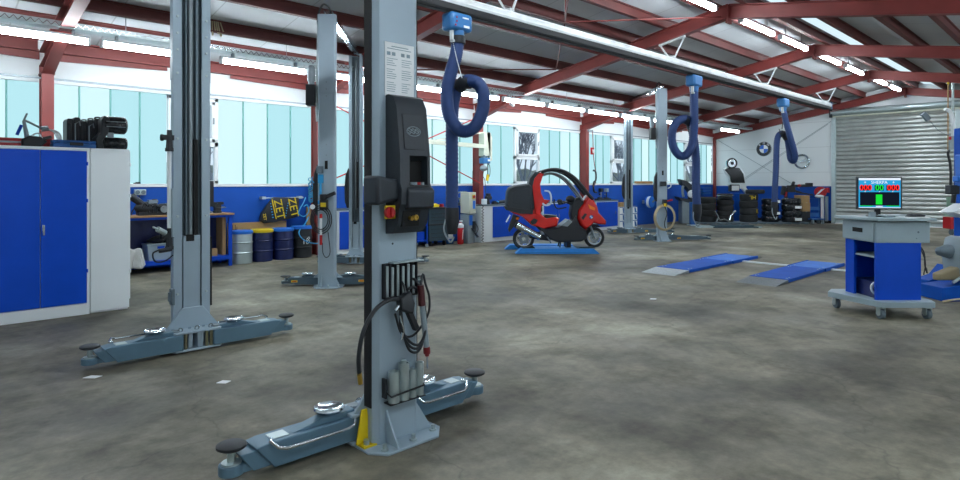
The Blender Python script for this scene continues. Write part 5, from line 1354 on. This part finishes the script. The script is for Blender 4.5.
# tyre balancer with black hood and screen, behind the stacks
a = at(737, 23.4)
t = thing('wheel_balancer', 'blue wheel balancer with white-edged black hood and small screen, behind the tyres', 'wheel balancer', (a[0], a[1], 0), RV)
kb_ = 23.4 / F
def b_(px, py): return ((px - 737) * kb_, H + (HY - py) * kb_)
MB().box(b_(733, 0)[0], b_(742, 0)[0], -.15, .3, 0, b_(0, 193)[1]).build('cabinet', M_rampb, t, bevel=.02)
hp = [b_(*q) for q in ((724.5, 169.5), (729, 167.5), (739, 168), (743, 174), (744.5, 183), (731, 183), (730, 176), (727, 172.5))]
MB().bulge(hp, .07, .92).build('hood', M_blk, t)
hp2 = [b_(*q) for q in ((723.5, 169), (729, 166.5), (740, 167), (745, 174), (746.5, 187), (729.5, 186), (728.5, 176), (725.5, 173))]
MB().bulge(hp2, .05, .97, .8, .05).build('hood_edge', M_cabw, t)
MB().prism([b_(*q) for q in ((729, 186), (729, 182), (741, 182), (746, 188), (752, 196), (748, 196), (742, 189))], -.05, .1).build('hood_arm', M_cabw, t)
c = b_(731.5, 163.3)
MB().cyl((c[0], -.05, c[1]), (c[0], .1, c[1]), .19, seg=24).build('wheel', M_chr, t)
MB().torus((c[0], -.05, c[1]), .18, .03, (0, 1, 0), 24, 6).cyl((c[0], -.08, c[1]), (c[0], -.05, c[1]), .06, seg=12).build('wheel_edge', M_blk, t)
p0, p1 = b_(729, 191.5), b_(738, 184.5)
d = MB().box(p0[0], p1[0], -.16, .1, p0[1], p1[1]).build('display_case', M_blk, t, bevel=.02)
MB().box(p0[0] + .04, p1[0] - .03, -.166, -.16, p0[1] + .04, p1[1] - .04).build('display_glass', M_paper, d)
# wheel balancer with round black guard by the middle hose
a = at(684.5, 22.6); kk = 22.6 / F
def w_(px, py): return ((px - 684.5) * kk, H + (HY - py) * kk)
t = thing('wheel_balancer', 'grey balancer pedestal with black crescent guard left of the middle hose end', 'wheel balancer', (a[0], a[1], 0), RV)
MB().box(w_(680.5, 0)[0], w_(688.8, 0)[0], -.2, .25, 0, w_(0, 200)[1]).build('pedestal', M_grey, t, bevel=.015)
MB().bulge([w_(*q) for q in ((678.5, 179), (685, 180.5), (691, 185), (693.5, 193), (692.5, 202), (690, 201), (689, 193), (684, 186), (680, 184))], .2, .9).build('upper_guard', M_char, t, bevel=.01)
MB().bulge([w_(*q) for q in ((675, 196.5), (682, 198), (689, 199), (693, 200.5), (691.5, 203.5), (684, 202), (678, 200))], .22, .9).build('tray', M_char, t, bevel=.01)
c = w_(690, 194)
MB().lathe([(0, -.06), (.12, -.05), (.15, 0), (.12, .05), (0, .06)], (c[0] - .02, -.22, c[1]), (0, 1, 0), 20).build('guard_window', M_cabw, t)
MB().tube(spline([(*w_(683, 197)[:1], -.05, w_(683, 197)[1]), (w_(682, 191)[0], -.05, w_(682, 191)[1]), (w_(683, 186)[0], -.05, w_(683, 186)[1]), (w_(687, 186)[0], -.05, w_(687, 186)[1])], 6), .05, 8).build('bow', M_grey, t)
a = at(692.5, 21.3)
t = thing('post_stand', 'slim blue post on a grey foot plate beside the middle hose end', 'stand', (a[0], a[1], 0), RV)
MB().box(-.09, .09, -.08, .08, .04, .83).build('post', M_caddy, t, bevel=.01)
MB().box(-.16, .25, -.3, .15, 0, .04).build('foot_plate', M_zinc, t, bevel=.01)
a = at(703, 20.4)
t = thing('scissor_lift', 'flat grey blue lift platform lowered on the floor in front of the tyres', 'lift', (a[0], a[1], 0), RV)
kl = 20.4 / F
MB().prism([(-.2, 0), (.3, 0), (.3, .06), (-.1, .06)], -.25, .2).build('entry_plate', M_zinc, t)
MB().box(.25, 1.75, -.28, .22, .002, .05).box(.3, 1.6, -.25, .2, .05, .09).build('platform', M_teal, t, bevel=.005)
MB().box(1.75, 1.9, -.2, .15, .002, .04).build('end_plate', M_zinc, t)
# blue racks and bits on the window wall end
x, y, z = onY(704, 192, 11.5)
t = thing('parts_rack', 'small blue wall rack of bins above the first tyre stack', 'rack', (23.3, 11.5, 1.05))
mb = MB()
for k in range(3): mb.prism([(-.14, 0), (.2, .0), (.2, .1), (-.18, .1)], 0, .8, 'yz') if False else mb.box(0, .75, -.16, .16, .0 + k * .11, .06 + k * .11)
mb.build('bin', M_caddy, t); MB().box(0, .75, .16, .2, -.02, .36).build('back', M_rampb, t)
# black workshop arm standing behind the wrapped stacks
a = at(792, 22.85); k9 = 22.85 / F
t = thing('folding_crane', 'black jointed crane arm with red tip, standing behind the rightmost wrapped stack', 'crane', (a[0], a[1], 0), RV)
def c_(px, py): return ((px - 792) * k9, H + (HY - py) * k9)
MB().box(-.28, -.18, -.05, .05, 0, c_(0, 188)[1]).build('mast', M_blk, t, bevel=.01)
mb = MB()
for q in (((785, 190), (793, 188), .16), ((791, 186), (812, 185.5), .1), ((782.5, 195), (784, 186), .12), ((796, 192), (813, 195), .05)):
    (p0, p1, r_) = q; A_, B_ = c_(*p0), c_(*p1); mb.bar((A_[0], 0, A_[1]), (B_[0], 0, B_[1]), r_, r_)
c = c_(791, 188); mb.box(c[0] - .14, c[0] + .1, -.14, .06, c[1] - .16, c[1] + .1); mb.cyl((c[0] - .02, -.16, c[1] + .1), (c[0] + .05, -.1, c[1] + .22), .06, seg=8); mb.bar((c[0] + .1, -.05, c[1] - .1), (c[0] + .35, -.05, c[1] - .18), .09, .07); c = c_(809, 185); mb.box(c[0] - .12, c[0] + .12, -.06, .06, c[1] - .06, c[1] + .08)
mb.build('arm', M_blk, t, bevel=.01)
c = c_(798.5, 185.5); MB().ball((c[0], -.06, c[1]), (.07, .05, .05)).build('red_tip', M_redp, t)
c = c_(784, 195); MB().bar((c[0], -.12, c[1] - .05), (c[0] + .03, -.12, c[1] + .12), .09, .02).build('red_cover', M_redp, t)
# cartons stacked right of the wrapped tyres
a = at(802, 22.5)
for i, (z0, h, m_, lab) in enumerate(((.0, .45, M_blk, 'black carton at the bottom of the pile beside the rightmost tyres'), (.45, .33, M_card, 'brown carton in the middle of the pile beside the rightmost tyres'), (.92, .0, None, ''))):
    if m_: 
        t = thing('carton', lab, 'carton', (a[0], a[1], z0), RV)
        MB().box(-.08, .2, -.2, .3, 0, h).build('box', m_, t, bevel=.008)
        MB().box(.03, .09, -.203, .3, h - .02, h + .003).build('tape', M_beige if i else M_lidark, t)
t = thing('carton', 'brown carton on top of the pile beside the rightmost tyres', 'carton', (a[0], a[1], .78), RV)
MB().box(-.14, .18, -.2, .3, 0, .26).build('box', M_card, t, bevel=.008); MB().box(-.02, .04, -.203, .3, .24, .263).build('tape', M_beige, t)
# blue hand cart
a = at(816, 22.2); 
t = thing('hand_cart', 'blue flat hand cart parked by the blue wall left of the roller door', 'cart', (a[0], a[1], 0), RV)
MB().box(-.24, .26, -.15, .25, .16, .2).build('deck', M_caddy, t)
MB().tube([(-.22, .2, .2), (-.22, .2, .92), (.22, .2, .92), (.22, .2, .2)], .02, 8).box(-.22, .22, .19, .21, .5, .62).box(-.22, .22, .19, .21, .25, .4).build('handle', M_caddy, t)
for x in (-.18, .18):
    for y in (-.1, .18): MB().cyl((x - .02, y, .08), (x + .02, y, .08), .08, seg=16).build('wheel', M_grey, t)
# reel and strips on the blue wall
y, z, _ = 0, 0, 0
p = onX(820.5, 192, XF - .12)
t = thing('cable_reel', 'red and white cable reel on the blue wall beside the roller door', 'reel', (XF - .02, p[1], p[2]), FAR)
MB().lathe([(.05, -.16), (.2, -.16), (.2, -.02), (.05, -.02)], (0, 0, 0), (0, 1, 0), 20).build('drum', M_redp, t)
mb = MB()
for k in range(5): mb.bar((-.16 + .03 * k, -.17, -.14 + .02 * k), (.05 + .03 * k, -.17, .1 + .01 * k), .012, .012)
mb.ball((-.02, -.15, -.16), (.17, .05, .06)); mb.build('white_cable', M_cabw, t)
MB().box(.17, .28, -.12, .0, -.02, .16).build('red_box', M_redp, t)
for px, lab, m_ in ((822.3, 'bright white upright strip hanging under the red reel', M_paper), (826.5, 'grey upright strip hanging right of the white one by the roller door', M_grey)):
    p = onX(px, 198, XF - .06)
    tag(MB().box(-.045, .045, -.03, .06, 0, .93).build('wall_strip', m_, None, (XF - .06, p[1], .07), FAR), lab, 'strip')
# emblems on the gable
p = onX(764, 149, XF - .03)
t = thing('wall_emblem', 'round black-ringed emblem with blue and white quarters on the far wall', 'emblem', (XF - .03, p[1], p[2]), FAR)
MB().cyl((0, .03, 0), (0, -.02, 0), .29, seg=36).build('black_ring', M_blk, t)
MB().torus((0, -.02, 0), .285, .012, (0, 1, 0), 36, 6).torus((0, -.02, 0), .17, .01, (0, 1, 0), 36, 6).build('chrome_rim', M_chr, t)
for q in range(4):
    pp = [(0, 0)] + [(.165 * math.cos(q * PI / 2 + i * PI / 16), .165 * math.sin(q * PI / 2 + i * PI / 16)) for i in range(9)]
    MB().prism(pp, -.026, -.0).build('quarter', M_bmwb if q % 2 else M_paper, t)
for i, ch in enumerate('BMW'):
    a_ = R(135 - 45 * i)
    text(ch, .11, M_paper, 'letter', t, (.226 * math.cos(a_), -.024, .226 * math.sin(a_)), (PI / 2, PI / 2 - a_, 0))
p = onX(802, 161.5, XF - .03)
t = thing('wall_emblem', 'silver ring emblem with a lightning bolt on the far wall', 'emblem', (XF - .03, p[1], p[2]), FAR)
MB().torus((0, 0, 0), .25, .042, (0, 1, 0), 36, 8).build('ring', M_chr, t)
MB().prism([(-.36, -.06), (-.05, .0), (-.08, -.05), (.36, .06), (.1, .05), (.13, .09)], -.03, .02).build('bolt', M_chr, t)
# ---- right edge: tyre machine, hoses, red stand
vm = 7.9; km = vm / F
a = onD(945, 300, vm)
t = thing('tyre_machine', 'blue tyre machine with grey motor at the right edge behind the cart', 'tyre machine', (a[0], a[1], 0), RV)
def m_(px, py, v=vm): return ((px - 945) * v / F, H + (HY - py) * v / F)
MB().prism([(-.22, 0), (.75, 0), (.75, .24), (.1, .24), (-.0, .2), (-.22, .17)], -.25, .15).build('base', M_rampb, t, bevel=.01)
MB().prism([(-.1, .0), (.1, 0), (.26, .36), (.2, .4), (.08, .26), (-.1, .2)], .15, .4).build('pedal_frame', M_rampb, t, bevel=.01)
zz = m_(0, 128)[1]
MB().box(.19, .55, -.06, .1, .2, zz).build('column', M_rampb, t, bevel=.01)
MB().box(.08, .3, -.2, -.06, m_(0, 186)[1], m_(0, 155)[1]).box(.03, .12, -.18, -.08, m_(0, 182)[1], m_(0, 176)[1]).build('slide', M_lblue, t, bevel=.015)
MB().box(.16, .4, -.2, -.07, .24, 1.0).build('pedestal', M_lidark, t, bevel=.01)
MB().bulge([(-.0, .3), (.15, .25), (.35, .3), (.35, .8), (.02, .82), (-.03, .6)], .16, .8, .4, -.1).build('motor_housing', M_grey, t, bevel=.02)
MB().lathe([(0, -.2), (.05, -.17), (.09, -.05), (.08, .04), (.02, .05)], (.0, -.1, .62), (1, 0, 0), 16).build('cone', M_lidark, t)
MB().bulge([(-.25, .26), (.1, .26), (.22, .42), (.08, .46), (-.1, .4), (-.25, .34)], .07, .85, .5, -.16).build('dusty_cover', P('dusty_canvas', '#8f8468', .8), t, bevel=.015)
MB().cyl((-.1, -.26, .24), (.3, -.26, .5), .02, seg=8).cyl((0.05, -.26, .26), (.2, -.26, .26), .06, seg=10).build('cylinder', M_zinc, t)
MB().tube(spline([(-.3, -.35, .02), (-.1, -.4, .06), (.2, -.42, .02), (.6, -.45, .02)], 8), .012, 6).build('air_line', M_beige, t)
MB().bulge([(-.02, m_(0, 212)[1]), (.2, m_(0, 218)[1]), (.3, m_(0, 208)[1]), (.2, m_(0, 203)[1])], .12, .8).build('white_cap', M_cabw, t)
q0 = m_(950, 188); 
MB().box(q0[0] - .07, q0[0] + .05, -.1, .0, m_(0, 194)[1], m_(0, 185)[1]).cyl((q0[0], -.05, m_(0, 203)[1]), (q0[0] + .02, -.05, m_(0, 190)[1]), .03, seg=8).bar((q0[0] + .04, -.05, m_(0, 180)[1]), (q0[0] + .06, -.05, m_(0, 160)[1]), .03, .03).build('bead_arm', M_blk, t, bevel=.01)
# supply drop with hook lamp
p = onD(948, 60, 16.2); k2 = 16.2 / F
t = thing('supply_drop', 'yellow and grey supply pipes dropping from the roof at the right edge', 'pipe', (p[0], p[1], 0), RV)
ztop = ZR - SL * abs(p[1] - YR) - .002
zr = lambda py: H + (HY - py) * k2
MB().cyl((0, 0, zr(84)), (0, 0, ztop), .026, seg=10).build('yellow_pipe', M_yel, t)
MB().cyl((0, 0, zr(150)), (0, 0, zr(84)), .016, seg=8).build('brown_hose', M_card, t)
MB().cyl((.13, 0, zr(140)), (.13, 0, ztop), .03, seg=10).build('grey_pipe', M_zinc, t)
MB().tube(spline([(-.1, -.03, zr(109)), (.03, -.03, zr(112)), (.1, -.03, zr(120)), (.14, 0, zr(135)), (.12, 0, zr(150))], 6), .05, 8).build('white_bend', M_cabw, t)
MB().box(.0, .18, -.05, .03, zr(150), zr(136)).build('valve_block', M_grey, t, bevel=.01); MB().box(-.02, .03, -.08, -.05, zr(140), zr(137)).build('red_valve', M_redp, t)
MB().tube(spline([(.03, 0, zr(150)), (.0, 0, zr(154)), (.05, 0, zr(162)), (.09, .02, zr(175)), (.1, .05, zr(190))], 6), .032, 8).build('black_hose', M_blk, t)
pts = [((px - 948) * k2, -.04, zr(py)) for px, py in ((948, 135), (944, 134), (938, 131), (933, 126), (928, 120), (926, 118))]
MB().tube(spline(pts, 5), .011, 6).build('lamp_cable', M_steel, t)
MB().bar(((921.5 - 948) * k2, -.04, zr(113.5)), ((927.5 - 948) * k2, -.04, zr(120)), .13, .08, (0, 1, 0)).build('lamp_head', M_lidark, t)
p = onF(952, 235)
t = thing('tool_stand', 'red box on a pale green wheeled stand in front of the roller door', 'stand', (p[0], p[1], 0), RV)
kr = (p[0] * ca + p[1] * sa) / F
MB().box(-.12, .25, -.1, .2, .18, .52).build('red_box', M_redp, t, bevel=.01)
MB().box(-.07, .25, -.1, .2, .52, .62).bar((-.05, 0, .6), (.12, .0, 1.25), .04, .04).bar((.2, 0, .6), (.12, 0, 1.25), .04, .04).box(-.06, .2, .1, .14, .6, 1.1).build('green_frame', M_green, t)
for x in (-.02, .2): MB().cyl((x - .02, 0, .08), (x + .02, 0, .08), .08, seg=14).box(x - .03, x + .03, -.03, .03, .08, .19).build('castor', M_lidark, t)

for px, py, w_, lab in ((93, 377, .06, 'small pale scrap of paper on the floor left of the nearest lift'), (224, 382, .045, 'tiny pale scrap of paper on the floor above the left lift arm'), (653, 299, .05, 'small pale scrap of paper on the floor below the blue floor plates')):
    p = onF(px, py)
    tag(MB().prism([(-w_, -.03), (w_ * .6, -.035), (w_, .02), (-w_ * .5, .03)], .0, .004, 'xy').build('paper_scrap', M_paper, None, (p[0], p[1], .0), RV), lab, 'paper')
# ================================================================== camera and picture settings
cd = bpy.data.cameras.new('camera'); cam = bpy.data.objects.new('camera', cd); C.objects.link(cam)
cam.location = (0, 0, H); cam.rotation_euler = (PI / 2, 0, RV)
cd.sensor_width = 36; cd.lens = 36 * F / 960; cd.shift_y = -(240 - HY) / 960
cd.clip_start = .05; cd.clip_end = 300
sc_ = bpy.context.scene; sc_.camera = cam
vs = sc_.view_settings
sc_.display_settings.display_device = 'sRGB'
vs.view_transform = 'Standard'; vs.look = 'None'; vs.gamma = 1; vs.use_curve_mapping = False; vs.exposure = 0.55
cy = sc_.cycles
cy.use_denoising = True; cy.max_bounces = 8; cy.diffuse_bounces = 5; cy.glossy_bounces = 4; cy.sample_clamp_indirect = 6
